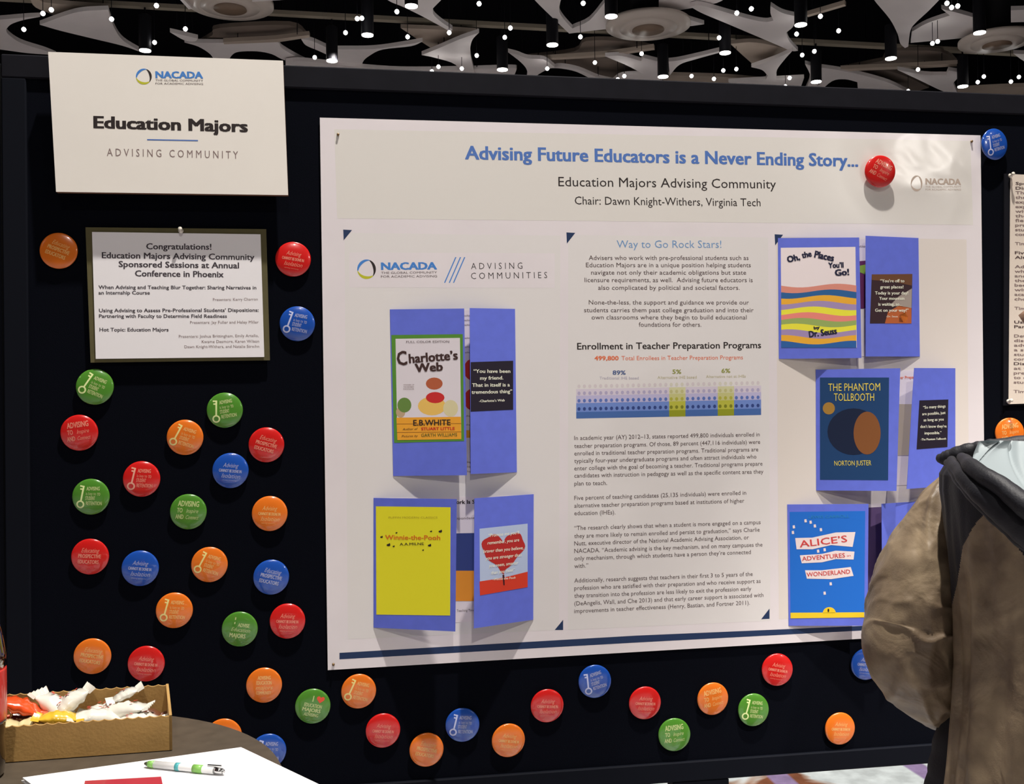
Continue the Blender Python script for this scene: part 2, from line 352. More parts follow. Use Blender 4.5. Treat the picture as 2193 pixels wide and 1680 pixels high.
# pin lights
PIN = mat('pin_light_glow', (1, 1, 1, 1), emit=(1.0, .97, .93, 14.0))
pins = [(92,29),(110,21),(51,63),(239,41),(335,12),(331,91),(397,62),(674,123),(765,40),(775,39),(740,70),(850,25),(873,79),(962,70),(1026,8),(1093,60),(1081,80),(1021,119),(925,153),(939,143),(989,147),(1172,147),(1249,7),(1243,79),(1274,134),(1374,115),(1337,163),(1323,170),(1481,163),(1529,169),(1549,151),(1577,148),(1540,81),(1578,28),(1609,19),(1757,35),(1706,73),(1796,66),(1718,118),(1744,110),(1691,167),(1682,185),(1966,149),(1945,195),(2028,7),(2038,16),(2051,13),(1997,93),(2008,89),(2094,176),(2107,164),(2165,175),(2182,165)]
pm = None; pin_obs = []
for i, (x, y) in enumerate(pins):
    c = onZ(x, y, HB+4.3)
    if pm is None:
        q = MB(); q.lathe([(.004, -.026), (.018, -.018), (.026, 0), (.018, .018), (.004, .026)], 12); q2 = MB(); q2.tube([(0, 0, .024), (0, 0, 8.2-HB-4.3)], .004, 5)
        o = q.build('pin_light', PIN, loc=(0, 0, 0), smooth=True); pm = o.data
        o2 = q2.build('cord', DARKM, o); pm2 = o2.data; o.location = c
    else:
        o = bpy.data.objects.new('pin_light', pm); C.objects.link(o); o.location = c
        o2 = bpy.data.objects.new('cord', pm2); C.objects.link(o2); o2.parent = o
    o['group'] = 'pin lights scattered over the dark ceiling'; o['category'] = 'light'; pin_obs.append((x, y, o))
# cylinder down lights
LENS = mat('downlight_glow', (1, 1, 1, 1), emit=(1.0, .95, .88, 9.0))
cans = [(311,109,'above the white sign'),(787,76,'left of the tan wedge sail'),(711,131,'over the left end of the poster'),(881,14,'at the top edge above the title start'),
        (1076,150,'just above the board top near the title middle'),(1183,97,'left of the middle diffuser and below the rail'),(1309,36,'right beside the middle air diffuser'),(1420,165,'touching the board top right of the angular sail'),
        (1553,114,'below the long forked pale sail'),(1715,54,'at the tip of the forked pale sail'),(1748,176,'just above the board top between two small pale sails'),(1908,126,'below the broad tapering sail'),
        (2098,71,'in front of the wide duct at the upper right'),(2062,186,'lowest of those at the far right')]
cm = None
for x, y, wh in cans:
    c = onZ(x, y, HB+4.2); R = .072
    root = empty('cylinder_downlight', c, 'black cylinder downlight with glowing bottom '+wh, 'ceiling light', 'black cylinder downlights hanging from the ceiling')
    if cm is None:
        T = Matrix.Translation(c); ms = []
        q = MB(); q.lathe([(.001, -.004), (R*.93, -.002), (R*.93, .01), (.001, .01)], 24, T, False); ms.append(('lens', q.build('lens', LENS, root).data))
        q = MB(); q.lathe([(R, .008), (R, .42), (R*.5, .44)], 24, T); ms.append(('housing', q.build('housing', DARKM, root).data))
        q = MB(); q.tube([c+Vector((0, 0, .42)), (c.x, c.y, 8.2)], .012, 6); ms.append(('stem', q.build('stem', DARKM, root).data)); cm = ms
    else:
        for n, me in cm:
            o = bpy.data.objects.new(n, me); C.objects.link(o); o.parent = root

# a label for each pin light: where it hangs from the nearest lamp or diffuser
refs = [(a, b, 'the cylinder lamp '+c) for a, b, c in cans]+[(493, 15, 'the upper left round diffuser'), (1388, 60, 'the middle round diffuser'), (2135, 93, 'the upper right round diffuser')]
short = {'at the top edge above the title start': 'at the top edge above the title', 'just above the board top near the title middle': 'at the board top, title middle',
         'left of the middle diffuser and below the rail': 'below the rail, left of middle', 'right beside the middle air diffuser': 'beside the middle diffuser', 'touching the board top right of the angular sail': 'beside the angular sail',
         'just above the board top between two small pale sails': 'between two small pale sails', 'in front of the wide duct at the upper right': 'before the wide duct', 'lowest of those at the far right': 'lowest at far right'}
short['at the tip of the forked pale sail'] = 'at the forked sail tip'; short['at the top edge above the title'] = 'above the title'
cnt = {}
for x, y, o in sorted(pin_obs, key=lambda v: min((v[0]-r[0])**2+((v[1]-r[1])*2)**2 for r in refs)):
    r = min(refs, key=lambda r: (x-r[0])**2+((y-r[1])*2)**2)
    nm = r[2]
    for k_, v_ in short.items(): nm = nm.replace(k_, v_)
    dr_ = ('left' if x < r[0] else 'right') if abs(x-r[0]) > 1.2*abs(y-r[1]) else ('above' if y < r[1] else 'below')
    n_ = cnt[(nm, dr_)] = cnt.get((nm, dr_), 0)+1
    rk = ['nearest', 'second nearest', 'third', 'fourth', 'fifth'][n_-1]
    o['label'] = 'white pin light %s %s %s' % (rk, {'left': 'left of', 'right': 'right of'}.get(dr_, dr_), nm)

# ================================================================== DISPLAY BOARD
FELT = mat('black_felt', (.0022, .0028, .0058, 1), .95, spec=.05, bump=.1, bscale=700)
FRAME = mat('charcoal_frame', (.009, .009, .013, 1), .7, spec=.08, noise_amt=.15, scale=30)
FRAMED = mat('dark_frame', (.004, .005, .009, 1), .7, spec=.08)
XL = onY(8, 600).x; XR = XL+2.44; ZT, ZB = 2.0003, .7765
board = empty('display_board', ((XL+XR)/2, .02, 0), 'large black felt display board on black legs behind the posters', 'display board')
q = MB(); q.box((XL+.02, .0, ZB+.01), (XR-.02, .03, ZT-.01)); q.build('felt_panel', FELT, board)
def bar(name, a, b, m):
    q = MB(); q.box(a, b); o = q.build(name, m, board)
    bm = bmesh.new(); bm.from_mesh(o.data); bmesh.ops.bevel(bm, geom=list(bm.edges), offset=.002, segments=1, affect='EDGES'); bm.to_mesh(o.data); bm.free()
bar('top_rail', (XL, -.006, ZT-.037), (XR, .036, ZT), FRAME)
bar('bottom_rail', (XL, -.006, ZB), (XR, .036, ZB+.0347), FRAMED)
bar('left_stile', (XL, -.006, ZB+.0347), (XL+.037, .036, ZT-.037), FRAMED)
bar('right_stile', (XR-.037, -.006, ZB+.0347), (XR, .036, ZT-.037), FRAMED)
LX = (onY(1440, 1678).x, onY(1560, 1678).x)
bar('leg', (LX[0], -.004, .03), (LX[1], .03, ZB), FRAMED)
for cx in (XL+.06, XR-.06):
    bar('leg', (cx-.025, -.004, .03), (cx+.025, .03, ZB), FRAMED)
for cx in (XL+.06, (LX[0]+LX[1])/2, XR-.06):
    bar('foot', (cx-.03, -.28, 0), (cx+.03, .30, .03), FRAMED)

nb_ = empty('display_board', (XL-1.25, .04, 0), 'second black felt board standing edge to edge at the far left', 'display board')
for nm, a, b, m in (('felt_panel', (XL-2.46, .01, ZB+.01), (XL-.03, .04, ZT-.02), FELT), ('top_rail', (XL-2.48, .004, ZT-.047), (XL-.004, .046, ZT-.012), FRAMED), ('bottom_rail', (XL-2.48, .004, ZB), (XL-.004, .046, ZB+.0347), FRAMED),
                    ('right_stile', (XL-.04, .004, ZB+.0347), (XL-.004, .046, ZT-.047), FRAMED), ('left_stile', (XL-2.48, .004, ZB+.0347), (XL-2.444, .046, ZT-.047), FRAMED),
                    ('leg', (XL-.10, .004, .03), (XL-.05, .04, ZB), FRAMED), ('leg', (XL-2.44, .004, .03), (XL-2.39, .04, ZB), FRAMED), ('foot', (XL-.10, -.26, 0), (XL-.05, .30, .03), FRAMED), ('foot', (XL-2.44, -.26, 0), (XL-2.39, .30, .03), FRAMED)):
    q = MB(); q.box(a, b); q.build(nm, m, nb_)

# ================================================================== MAIN POSTER
Y0 = -.004
PL = Plane((0, Y0, 0), (0, -1, 0))
tl, tr, br, bl = [onY(*p, Y0) for p in ((685,252),(2100,290),(2112,1353),(702,1436))]
zt = (tl.z+tr.z)/2; zb = (br.z+bl.z)/2
poster = empty('poster', ((tl.x+tr.x)/2, Y0, zb), 'large white printed poster headed Advising Future Educators pinned to the black board', 'poster')
def sheet(name, tl, tr, br, bl, th, m, parent, nx=1, nz=1, smooth=False, loc=None):
    """thin sheet with thickness th away from the camera"""
    q = MB(); n = (tr-tl).cross(bl-tl).normalized()
    if n.dot(CAM-tl) < 0: n = -n
    q.prism([tl, tr, br, bl], -n*th); return q.build(name, m, parent, loc=loc, fixn=True)
sheet('paper_sheet', tl, tr, br, bl, .0012, PAPER, poster)
hp = [(716,277),(2078,302),(2084,482),(722,468)]
flat(poster, 'header_panel', ink('header', 204,200,195), PL, hp, .00006)
flat(poster, 'text_panel', PANEL, PL, [(738,499),(1200,505),(1197,1350),(745,1370)], .00006)
flat(poster, 'text_panel', PANEL, PL, [(1217,503),(1645,509),(1650,1330),(1216,1350)], .00006)
flat(poster, 'text_panel', ink('panel_right', 203,195,189), PL, [(1662,507),(2070,513),(2078,1313),(1668,1327)], .00006)
flat(poster, 'logo_panel', PAPER, PL, [(748,541),(1188,543),(1188,617),(748,616)], .00010)
for t in ([(735,492),(754,493),(736,515)], [(1213,498),(1232,499),(1214,522)], [(1659,502),(1677,503),(1660,526)],
          [(1206,1328),(1206,1350),(1188,1350)], [(1648,1304),(1648,1326),(1630,1327)], [(2076,1292),(2076,1312),(2062,1313)]):
    flat(poster, 'corner_mark', NAVY, PL, t, .00012)
flat(poster, 'bottom_stripe', NAVY, PL, [(727,1399),(1362,1362),(1850,1341),(2090,1329),(2090,1339),(1850,1351),(1362,1377),(727,1413)], .00008)
def logo(parent, pl, cx, cy, rx, ry, a=LOGOB, b=BLACKI, c=LIME):
    for (a0, a1, m) in ((PI*.95, PI*1.62, a), (PI*1.62, PI*2.25, b), (PI*.25, PI*.95, c)):
        q = MB(); n = 14; o = []; i_ = []
        for k in range(n+1):
            t = a0+(a1-a0)*k/n; wd = .30*math.sin(PI*(.12+.82*k/n))
            o.append(pl.pt(cx+rx*math.cos(t), cy+ry*math.sin(t), .00016)); i_.append(pl.pt(cx+rx*(1-wd)*math.cos(t), cy+ry*(1-wd)*math.sin(t), .00016))
        for k in range(n): q.face([o[k], o[k+1], i_[k+1], i_[k]])
        q.build('logo_ring', m, parent)
T = lambda *a, **k: text(poster, PL, *a, **k)
T('Advising Future Educators is a Never Ending Story...', 996,341,1838,357,28, TITLE, .030, name='title_lettering')
T('Education Majors Advising Community', 1196,399,1662,404,20, BLACKI)
T('Chair: Dawn Knight-Withers, Virginia Tech', 1231,438,1629,442,17, BLACKI)
logo(poster, PL, 785,577,20,21)
T('NACADA', 816,578,936,577,15, LOGOB, .045)
T('THE GLOBAL COMMUNITY', 816,587,936,586,4.6, TXT); T('FOR ACADEMIC ADVISING', 816,595,936,594,4.6, TXT)
for k in (0, 10, 19): flat(poster, 'logo_slash', LOGOB, PL, [(975+k,551),(977.5+k,551),(953.5+k,606),(951+k,606)], .00016)
T('A D V I S I N G', 1009,577,1119,576,13.5, BLACKI, -.008); T('C O M M U N I T I E S', 1009,598,1172,596,13.5, BLACKI, -.008)
T('Way to Go Rock Stars!', 1321,531,1545,531,16, THIN, -.005)
for s, a, b, y in (('Advisers who work with pre-professional students such as',1261,1603,557),('Education Majors are in a unique position helping students',1255,1608,572.5),
    ('navigate not only their academic obligations but state',1266,1598,588.5),('licensure requirements, as well.  Advising future educators is',1252,1612,604.5),
    ('also complicated by political and societal factors.',1281,1584,621),('None-the-less, the support and guidance we provide our',1261,1604,652.5),
    ('students carries them past college graduation and into their',1251,1614,669),('own classrooms where they begin to build educational',1267,1599,684.5),('foundations for others.',1368,1502,700)):
    T(s, a, y, b, y, 9.5, TXT)
T('Enrollment in Teacher Preparation Programs', 1236,749,1630,746,14, BLACKI, .015)
T('499,800', 1273,772,1325,772,9, ORT, .03); T('Total Enrollees in Teacher Preparation Programs', 1331,772,1591,770,9, ORT)
T('89%', 1312,803,1340,803,9, BLUT, .02); T('5%', 1440,801,1459,801,9, GRNT, .02); T('6%', 1545,799,1564,799,9, GRNT, .02)
T('Traditional IHE based', 1284,813,1368,813,6, LITE); T('Alternative IHE based', 1408,812,1492,811,6, LITG); T('Alternative not at IHEs', 1512,810,1597,809,6, LITG)
# little people chart
segs = [(1234,1433,0),(1433,1468,1),(1468,1537,0),(1537,1572,1),(1572,1630,0)]
rows = [(834,848,(192,183,196),(190,188,150)),(848,864,(170,165,196),(180,178,120)),(864,883,(100,125,186),(168,168,60)),(883,897,(62,94,152),(132,138,30))]
sl = lambda x: -(x-1234)*.0195
for j, (ya, yb, cb, cg) in enumerate(rows):
    for g in (0, 1):
        for a, b, t in segs:
            q = MB()
            if t == g: q.face([PL.pt(a, ya+sl(a), .0001), PL.pt(b, ya+sl(b), .0001), PL.pt(b, yb+sl(b), .0001), PL.pt(a, yb+sl(a), .0001)])
            if t == g: q.build('chart_band', ink('band%d%d' % (j, g), *(cg if g else cb)), poster)
heads = [(828,(192,183,186),(194,190,176)),(843,(160,152,180),(176,172,120)),(859,(82,104,168),(160,158,60)),(876.5,(44,62,120),(112,116,30))]
for j, (y, cb, cg) in enumerate(heads):
    qs = (MB(), MB())
    for k in range(34):
        x = 1240+k*11.62; g = 1 if (1433 < x < 1468 or 1537 < x < 1572) else 0
        qs[g].disc(PL, x, y+sl(x), 3.4, 4, .00016, 8)
    for g in (0, 1): qs[g].build('chart_figures', ink('head%d%d' % (j, g), *(cg if g else cb)), poster)['kind'] = 'stuff'
for s, y0, x1, y1 in (('In academic year (AY) 2012\u201313, states reported 499,800 individuals enrolled in',943,1627,935),('teacher preparation programs. Of those, 89 percent (447,116 individuals) were',960,1628,951),
    ('enrolled in traditional teacher preparation programs. Traditional programs are',976,1624,967),('typically four-year undergraduate programs and often attract individuals who',992,1620,982.5),
    ('enter college with the goal of becoming a teacher. Traditional programs prepare',1008,1633,997.5),('candidates with instruction in pedagogy as well as the specific content area they',1023.6,1635,1014.5),
    ('plan to teach.',1040.4,1300,1039),('Five percent of teaching candidates (25,135 individuals) were enrolled in',1071.6,1598,1060),('alternative teacher preparation programs based at institutions of higher',1088,1594,1077),
    ('education (IHEs).',1104,1318,1102),('\u201cThe research clearly shows that when a student is more engaged on a campus',1136,1629,1123),('they are more likely to remain enrolled and persist to graduation,\u201d says Charlie',1153,1627,1139),
    ('Nutt, executive director of the National Academic Advising Association, or',1169,1604,1155.5),('NACADA. \u201cAcademic advising is the key mechanism, and on many campuses the',1185,1633,1171),
    ('only mechanism, through which students have a person they\u2019re connected',1201,1608,1187),('with.\u201d',1217.5,1260,1216),('Additionally, research suggests that teachers in their first 3 to 5 years of the',1248.5,1612,1234),
    ('profession who are satisfied with their preparation and who receive support as',1264.7,1629,1249),('they transition into the profession are less likely to exit the profession early',1281,1609,1265.5),
    ('(DeAngelis, Wall, and Che 2013) and that early career support is associated with',1297.7,1635,1279),('improvements in teacher effectiveness (Henry, Bastian, and Fortner 2011).',1314,1606,1295.6)):
    T(s, 1230, y0, x1, y1, 9, TXT)
GLARED = ink('glare_paled', 168, 152, 140)  # washing out by the lamp glare is painted into this logo ink
logo(poster, PL, 1963,393,12.5,17, GLARED, GLARED, GLARED)
T('NACADA', 1982,395,2058,396,12.5, GLARED, .045); T('THE GLOBAL COMMUNITY', 1982,402,2058,402,3.6, GLARED); T('FOR ACADEMIC ADVISING', 1982,408,2058,408,3.6, GLARED)

def wrinkle(m, pos, rad, strength):
    nt = m.node_tree; b = nt.nodes['Principled BSDF']; tc = nt.nodes.new('ShaderNodeTexCoord')
    d = nt.nodes.new('ShaderNodeVectorMath'); d.operation = 'DISTANCE'; d.inputs[1].default_value = pos
    r = nt.nodes.new('ShaderNodeMapRange'); r.inputs[1].default_value = 0; r.inputs[2].default_value = rad; r.inputs[3].default_value = 1; r.inputs[4].default_value = 0
    n = nt.nodes.new('ShaderNodeTexNoise'); n.inputs['Scale'].default_value = 9; n.inputs['Detail'].default_value = 1.5; n.inputs['Distortion'].default_value = .6
    mu = nt.nodes.new('ShaderNodeMath'); mu.operation = 'MULTIPLY'; bp = nt.nodes.new('ShaderNodeBump'); bp.inputs['Distance'].default_value = .03; bp.inputs['Strength'].default_value = strength
    nt.links.new(tc.outputs['Object'], d.inputs[0]); nt.links.new(d.outputs['Value'], r.inputs[0]); nt.links.new(tc.outputs['Object'], n.inputs['Vector'])
    nt.links.new(n.outputs['Fac'], mu.inputs[0]); nt.links.new(r.outputs[0], mu.inputs[1]); nt.links.new(mu.outputs[0], bp.inputs['Height'])
    nt.links.new(bp.outputs[0], b.inputs['Normal']); nt.links.new(bp.outputs[0], b.inputs['Coat Normal'])
    b.inputs['Coat Weight'].default_value = 1; b.inputs['Coat Roughness'].default_value = .20; r.interpolation_type = 'SMOOTHSTEP'
wp = onY(1975, 330, Y0)-ROOT[poster.name]
for m_ in (PAPER, _m['ink_header']): wrinkle(m_, wp, .17, .30)

# ================================================================== GATEFOLD CARDS ON THE POSTER
BLUE = mat('blue_cardstock', rgb(90, 104, 203, 1.25), .6, noise_amt=.06, scale=60)
def flap(parent, hx0, hx1, fx0, fx1, yt, yb, hingeside, lift, label):
    """hinge edge at pixel x hx0(top)/hx1(bottom), free edge at fx; yt/yb at hinge edge; free edge stands lift off the poster"""
    ht, hb = onY(hx0, yt, Y0-.0008), onY(hx1, yb, Y0-.0008)
    F = onY((fx0+fx1)/2, (yt+yb)/2, Y0-lift); n = (F-ht).cross(hb-ht); fp = Plane(ht, n)
    def free(fx, z, py):
        for _ in range(6):
            P = fp.pt(fx, py); py += (P.z-z)*FOC/1.65
        return P
    ft, fb = free(fx0, ht.z, yt), free(fx1, hb.z, yb)
    a, b, c, d = (ht, ft, fb, hb) if hingeside == 'L' else (ft, ht, hb, fb)
    o = sheet('flap', a, b, c, d, .0006, BLUE, parent)
    setp(o, label)
    n = (ft-ht).cross(hb-ht); ROOT[o.name] = ROOT[parent.name]
    return o, Plane(ht, n)
def gate(label, box):
    x, y = box; return empty('gatefold_card', onY(x, y, Y0-.0005), label, 'card', 'blue gatefold cards on the poster')
def inner(g, pts, m): 
    P = [PL.pt(x, y, .0003) for x, y in pts]; q = MB(); q.prism(P, (0, .0002, 0)); return q.build('inner_sheet', m, g, fixn=True)
INN = ink('inner', 205, 196, 198)
cov = lambda f, pl, m, pts, name='cover_print', l=.0002: flat(f, name, m, pl, pts, l)
YEL = ink('cover_yellow', 225, 210, 40); RED = ink('red', 185, 40, 35); GREEN = ink('green', 78, 130, 45); ORNG = ink('orange', 222, 150, 45)
WH = ink('white_ink', 232, 222, 200); GOLD = ink('gold', 205, 165, 70)

# --- pig farm story card
g = gate('blue gatefold card with the green bordered Charlotte cover, upper left of the poster', (920, 1020))
inner(g, [(842,664),(1100,664),(1104,1012),(846,1018)], INN)
for cy in (792, 856): 
    q = MB(); q.disc(PL, 1014, cy, 21, 24, .0005); q.build('printed_shape', RED, g)
flat(g, 'printed_shape', ORNG, PL, [(992,922),(1008,922),(1008,938),(992,938)], .0005)
for y in (678,688,698,726,745,757,893,912,992,1002,1012): text(g, PL, 'teaching', 992, y, 1008, y, 4, TXT, lift=.0005)
f, p = flap(g, 835,842, 994,1000, 663,1020, 'L', .022, 'wide blue left flap carrying the book cover')
cov(f, p, GREEN, [(838,718),(991,716),(994,945),(844,949)])
cov(f, p, ink('cover_pale', 205,198,204), [(847,726),(985,724),(988,941),(851,943)], 'cover_art', .0003)
cov(f, p, ORNG, [(849,895),(987,893),(988,941),(851,943)], 'cover_art', .0004)
for y in (908, 926): cov(f, p, ink('seam', 140,90,30), [(850,y),(988,y-1),(988,y),(850,y+1)], 'cover_art', .0005)
for (x, y, rx, ry, c) in ((866,868,15,16,(95,125,60)),(858,883,10,12,(175,150,120)),(965,875,16,18,(200,190,150)),(925,870,30,20,(215,175,90)),(932,852,20,12,(185,40,40)),(930,822,18,13,(165,85,55))):
    q = MB(); q.disc(p, x, y, rx, ry, .00035+.00002*random.random()); q.build('cover_art', ink('c%d%d' % (x, y), *c), f)
text(f, p, 'FULL COLOR EDITION', 870,735,962,734,4.5, TXT, lift=.0006)
DK = ink('title_brown', 60, 40, 38)
text(f, p, 'C', 851,783,873,781,29, DK, .03, lift=.0006); text(f, p, 'harlotte\u2019s', 876,778,981,770,19, DK, .035, lift=.0006); text(f, p, 'Web', 889,798,949,794,18, DK, .04, lift=.0006)
for k, s in enumerate(('WINNER OF', 'THE NEWBERY', 'HONOR')): text(f, p, s, 864,826+k*4.5,887,826+k*4.5,2.6, TXT2, lift=.0006)
text(f, p, 'E.B.WHITE', 885,912,965,911,12, BLACKI, .02, lift=.0006); text(f, p, 'Author of', 862,922,895,921,4.5, BLACKI, shear=.3, lift=.0006); text(f, p, 'STUART LITTLE', 902,922,974,921,6, RED, .03, lift=.0006)
text(f, p, 'Pictures by', 860,937,895,936,4.5, BLACKI, shear=.3, lift=.0006); text(f, p, 'GARTH WILLIAMS', 902,936,979,935,7, ink('olive', 95,95,40), .01, lift=.0006)
f, p = flap(g, 1103,1107, 1006,1008, 662,1012, 'R', .016, 'narrow blue right flap carrying the quotation')
cov(f, p, ink('quote_black', 30,24,38), [(1008,776),(1099,773),(1099,878),(1008,882)], 'quote_print')
for s, a, ya, b, yb, h in (('\u201cYou have been',1014,799,1093,799,7.5),('my friend.',1028,814,1078,813,7.5),('That in itself is a',1011,829,1092,828,7.5),('tremendous thing\u201d',1010,844,1097,842,7.5),('-Charlotte\u2019s Web',1026,862,1081,860,5)):
    text(f, p, s, a, ya, b, yb, h, WH, .02, lift=.0004)
# --- yellow bear book card (the character itself is left out)
g = gate('blue gatefold card with the plain yellow book cover, lower left of the poster', (900, 1344))
inner(g, [(806,1068),(1138,1062),(1138,1326),(806,1342)], INN)
text(g, PL, 'ork Is S', 977,1080,1017,1079,8, BLACKI, .03, lift=.0005); text(g, PL, 'spondents', 978,1113,1020,1112,5, TXT, lift=.0005); text(g, PL, 'Teaching Time', 978,1311,1016,1310,5, TXT, lift=.0005)
flat(g, 'printed_shape', ink('inner_navy', 45,58,110), PL, [(972,1143),(1024,1142),(1022,1223),(972,1223)], .0005)
flat(g, 'printed_shape', ink('inner_orange', 205,130,40), PL, [(972,1223),(1022,1223),(1020,1288),(972,1288)], .0005)
f, p = flap(g, 800,800, 978,975, 1067,1345, 'L', .058, 'wide blue left flap carrying the book cover')
cov(f, p, YEL, [(805,1085),(965,1087),(964,1319),(806,1317)])
text(f, p, 'PUFFIN MODERN CLASSICS', 832,1111,937,1111,4, ink('dull_yellow', 165,150,40), lift=.0004)
text(f, p, 'Winnie-the-Pooh', 825,1156,943,1157,9.5, ink('rust', 205,100,30), .02, lift=.0004); text(f, p, 'A.A.MILNE', 856,1169,908,1168,5.5, BLACKI, .01, lift=.0004)
q = MB()
for x, y, r in ((817,1151,3),(849,1142,2.2),(923,1139,2.4),(943,1139,4),(832,1168,4.2),(843,1171,2.4),(920,1169,3.8),(906,1179,2)):
    q.disc(p, x, y, r, r*.6, .0004, 8); q.disc(p, x+r*.5, y-r*.5, r*.4, r*.5, .00045, 6)
q.build('printed_bees', BLACKI, f)['kind'] = 'stuff'
f, p = flap(g, 1143,1142, 1016,1015, 1059,1328, 'R', .045, 'blue right flap carrying the quotation')
cov(f, p, ink('quote_sky', 165,178,205), [(1027,1133),(1130,1122),(1130,1258),(1028,1276)], 'quote_print')
cov(f, p, ink('quote_ground', 195,55,35), [(1027,1246),(1060,1241),(1090,1235),(1130,1225),(1130,1258),(1028,1276)], 'quote_print', .0003)
q = MB(); hr = []
for k in range(64):
    t = 2*PI*k/64; x = 16*math.sin(t)**3; y = 13*math.cos(t)-5*math.cos(2*t)-2*math.cos(3*t)-math.cos(4*t)
    j = 1+.05*math.sin(k*5.3); hr.append((1078+x*2.85*j-(y*.0), 1181-y*3.1*j-x*.22))
q.face([p.pt(x, y, .0004) for x, y in hr]); q.build('quote_print', ink('heart_red', 165,38,36), f)
flat(f, 'quote_print', ink('trunk', 60,20,25), p, [(1076,1232),(1080,1232),(1081,1254),(1078,1254)], .0005)
for s, a, ya, b, yb, h in (('\u201cPromise me you\u2019ll',1046,1151,1112,1144,7),('remember, you are',1044,1167,1112,1160,7),('braver than you believe,',1035,1185,1121,1177,7),('you are stronger than',1040,1200,1117,1192,7),('you seem, smarter',1047,1216,1110,1209,7),('than you think\u201d',1052,1231,1103,1224,7),('-Winnie the Pooh',1055,1244,1104,1240,5)):
    text(f, p, s, a, ya, b, yb, h, WH, .01, .15, lift=.0006)
# --- colourful striped cover card
g = gate('blue gatefold card with the bright striped cover, upper right of the poster', (1800, 768))
inner(g, [(1672,512),(1964,512),(1966,762),(1674,766)], INN)
flat(g, 'printed_shape', ink('plum', 88,35,78), PL, [(1836,560),(1858,558),(1858,660),(1838,662)], .0005)
flat(g, 'printed_shape', ink('leaf', 120,150,60), PL, [(1838,570),(1858,566),(1858,590),(1838,582)], .0006)
text(g, PL, 'ation', 1838,530,1858,530,5, TXT, lift=.0005)
f, p = flap(g, 1666,1668, 1840,1845, 510,769, 'L', .02, 'wide blue left flap carrying the book cover')
cov(f, p, ink('cover_white', 216,205,206), [(1672,531),(1832,529),(1835,745),(1674,745)])
cols = [(200,130,115),(40,88,140),(222,160,50),(150,130,170),(228,210,60),(222,125,115),(140,160,90),(228,210,60),(150,130,170),(222,160,50),(40,88,150)]
nb = len(cols)
def wv(x, k): return 612+k*12.2+4*math.sin((x-1672)/26.0+.5*k)+(0 if k < nb else 0)
for k, c in enumerate(cols):
    q = MB(); n = 14
    for i in range(n):
        xa = 1673+i*(161/n); xb = 1673+(i+1)*(161/n)
        yb0, yb1 = (min(745, wv(xa, k+1)), min(745, wv(xb, k+1))) if k < nb-1 else (745, 745)
        q.face([p.pt(xa, wv(xa, k), .0003), p.pt(xb, wv(xb, k), .0003), p.pt(xb, yb1, .0003), p.pt(xa, yb0, .0003)])
    q.build('cover_art', ink('stripe%d' % k, *c), f)
INKB = ink('ink_navy', 28, 30, 56)
for s, a, ya, b, yb, h in (('Oh,',1687,563,1714,556,13),('the',1718,553,1739,549,12),('Places',1743,551,1785,560,14),('You\u2019ll',1774,574,1807,573,11),('Go!',1788,591,1819,589,13),('by',1743,706,1756,704,6),('Dr. Seuss',1733,723,1793,715,13)):
    text(f, p, s, a, ya, b, yb, h, INKB, .05, lift=.0005)
f, p = flap(g, 1967,1970, 1854,1854, 510,764, 'R', .017, 'narrow blue right flap carrying the quotation')
cov(f, p, ink('quote_brown', 52,34,40), [(1867,588),(1954,587),(1952,693),(1863,693)], 'quote_print')
for pts, c in (([(1867,588),(1954,587),(1953,612),(1915,604),(1867,600)], (98,64,44)), ([(1953,618),(1952,660),(1905,655),(1925,635)], (150,138,130)), ([(1895,693),(1902,668),(1925,655),(1952,660),(1952,693)], (168,88,48)), ([(1925,690),(1926,675),(1938,668),(1945,680),(1940,691)], (205,110,45))):
    cov(f, p, ink('q%d' % c[0], *c), pts, 'quote_print', .0003)
for s, a, b, y in (('\u201cYou\u2019re off to',1885,1937,605),('great places!',1885,1935,618),('Today is your day!',1874,1945,631),('Your mountain',1883,1937,642.5),('is waiting, so...',1881,1932,655),('Get on your way!\u201d',1874,1946,668)):
    text(f, p, s, a, y, b, y, 6.5, WH, .02, lift=.0005)
text(f, p, '-Dr. Seuss', 1898,680,1923,680,4, WH, lift=.0005)
# --- navy cover card
g = gate('blue gatefold card with the dark navy Tollbooth cover, right of the poster middle', (1840, 1050))
inner(g, [(1753,796),(2040,792),(2040,1036),(1753,1046)], INN)
text(g, PL, 'er Prepa', 1928,812,1957,811,6, ORT, .02, lift=.0005)
flat(g, 'printed_shape', ink('khaki', 168,155,135), PL, [(1922,866),(1956,866),(1952,976),(1920,976)], .0005)
f, p = flap(g, 1747,1748, 1928,1920, 792,1051, 'L', .050, 'wide blue left flap carrying the book cover')
cov(f, p, ink('tb_navy', 22,56,98), [(1756,809),(1904,809),(1902,1029),(1756,1028)])
TY = ink('tb_yellow', 215,195,80)
text(f, p, 'THE PHANTOM', 1774,838,1885,837,16, TY, -.005, lift=.0005); text(f, p, 'TOLLBOOTH', 1786,859,1872,859,16, TY, -.005, lift=.0005); text(f, p, 'NORTON JUSTER', 1787,998,1866,997,10.5, TY, -.005, lift=.0005)
for (x, y, rx, ry, c, l) in ((1828,925,56,50,(14,26,52),.0003),(1857,928,29,46,(118,72,38),.00035),(1775,875,13,13,(150,112,48),.0003)):
    q = MB(); q.disc(p, x, y, rx, ry, l, 28); q.build('cover_art', ink('tb%d' % x, *c), f)
f, p = flap(g, 2046,2046, 1958,1942, 789,1040, 'R', .040, 'narrow blue right flap carrying the quotation')
cov(f, p, ink('quote_black', 30,24,38), [(1969,858),(2031,856),(2029,958),(1963,963)], 'quote_print')
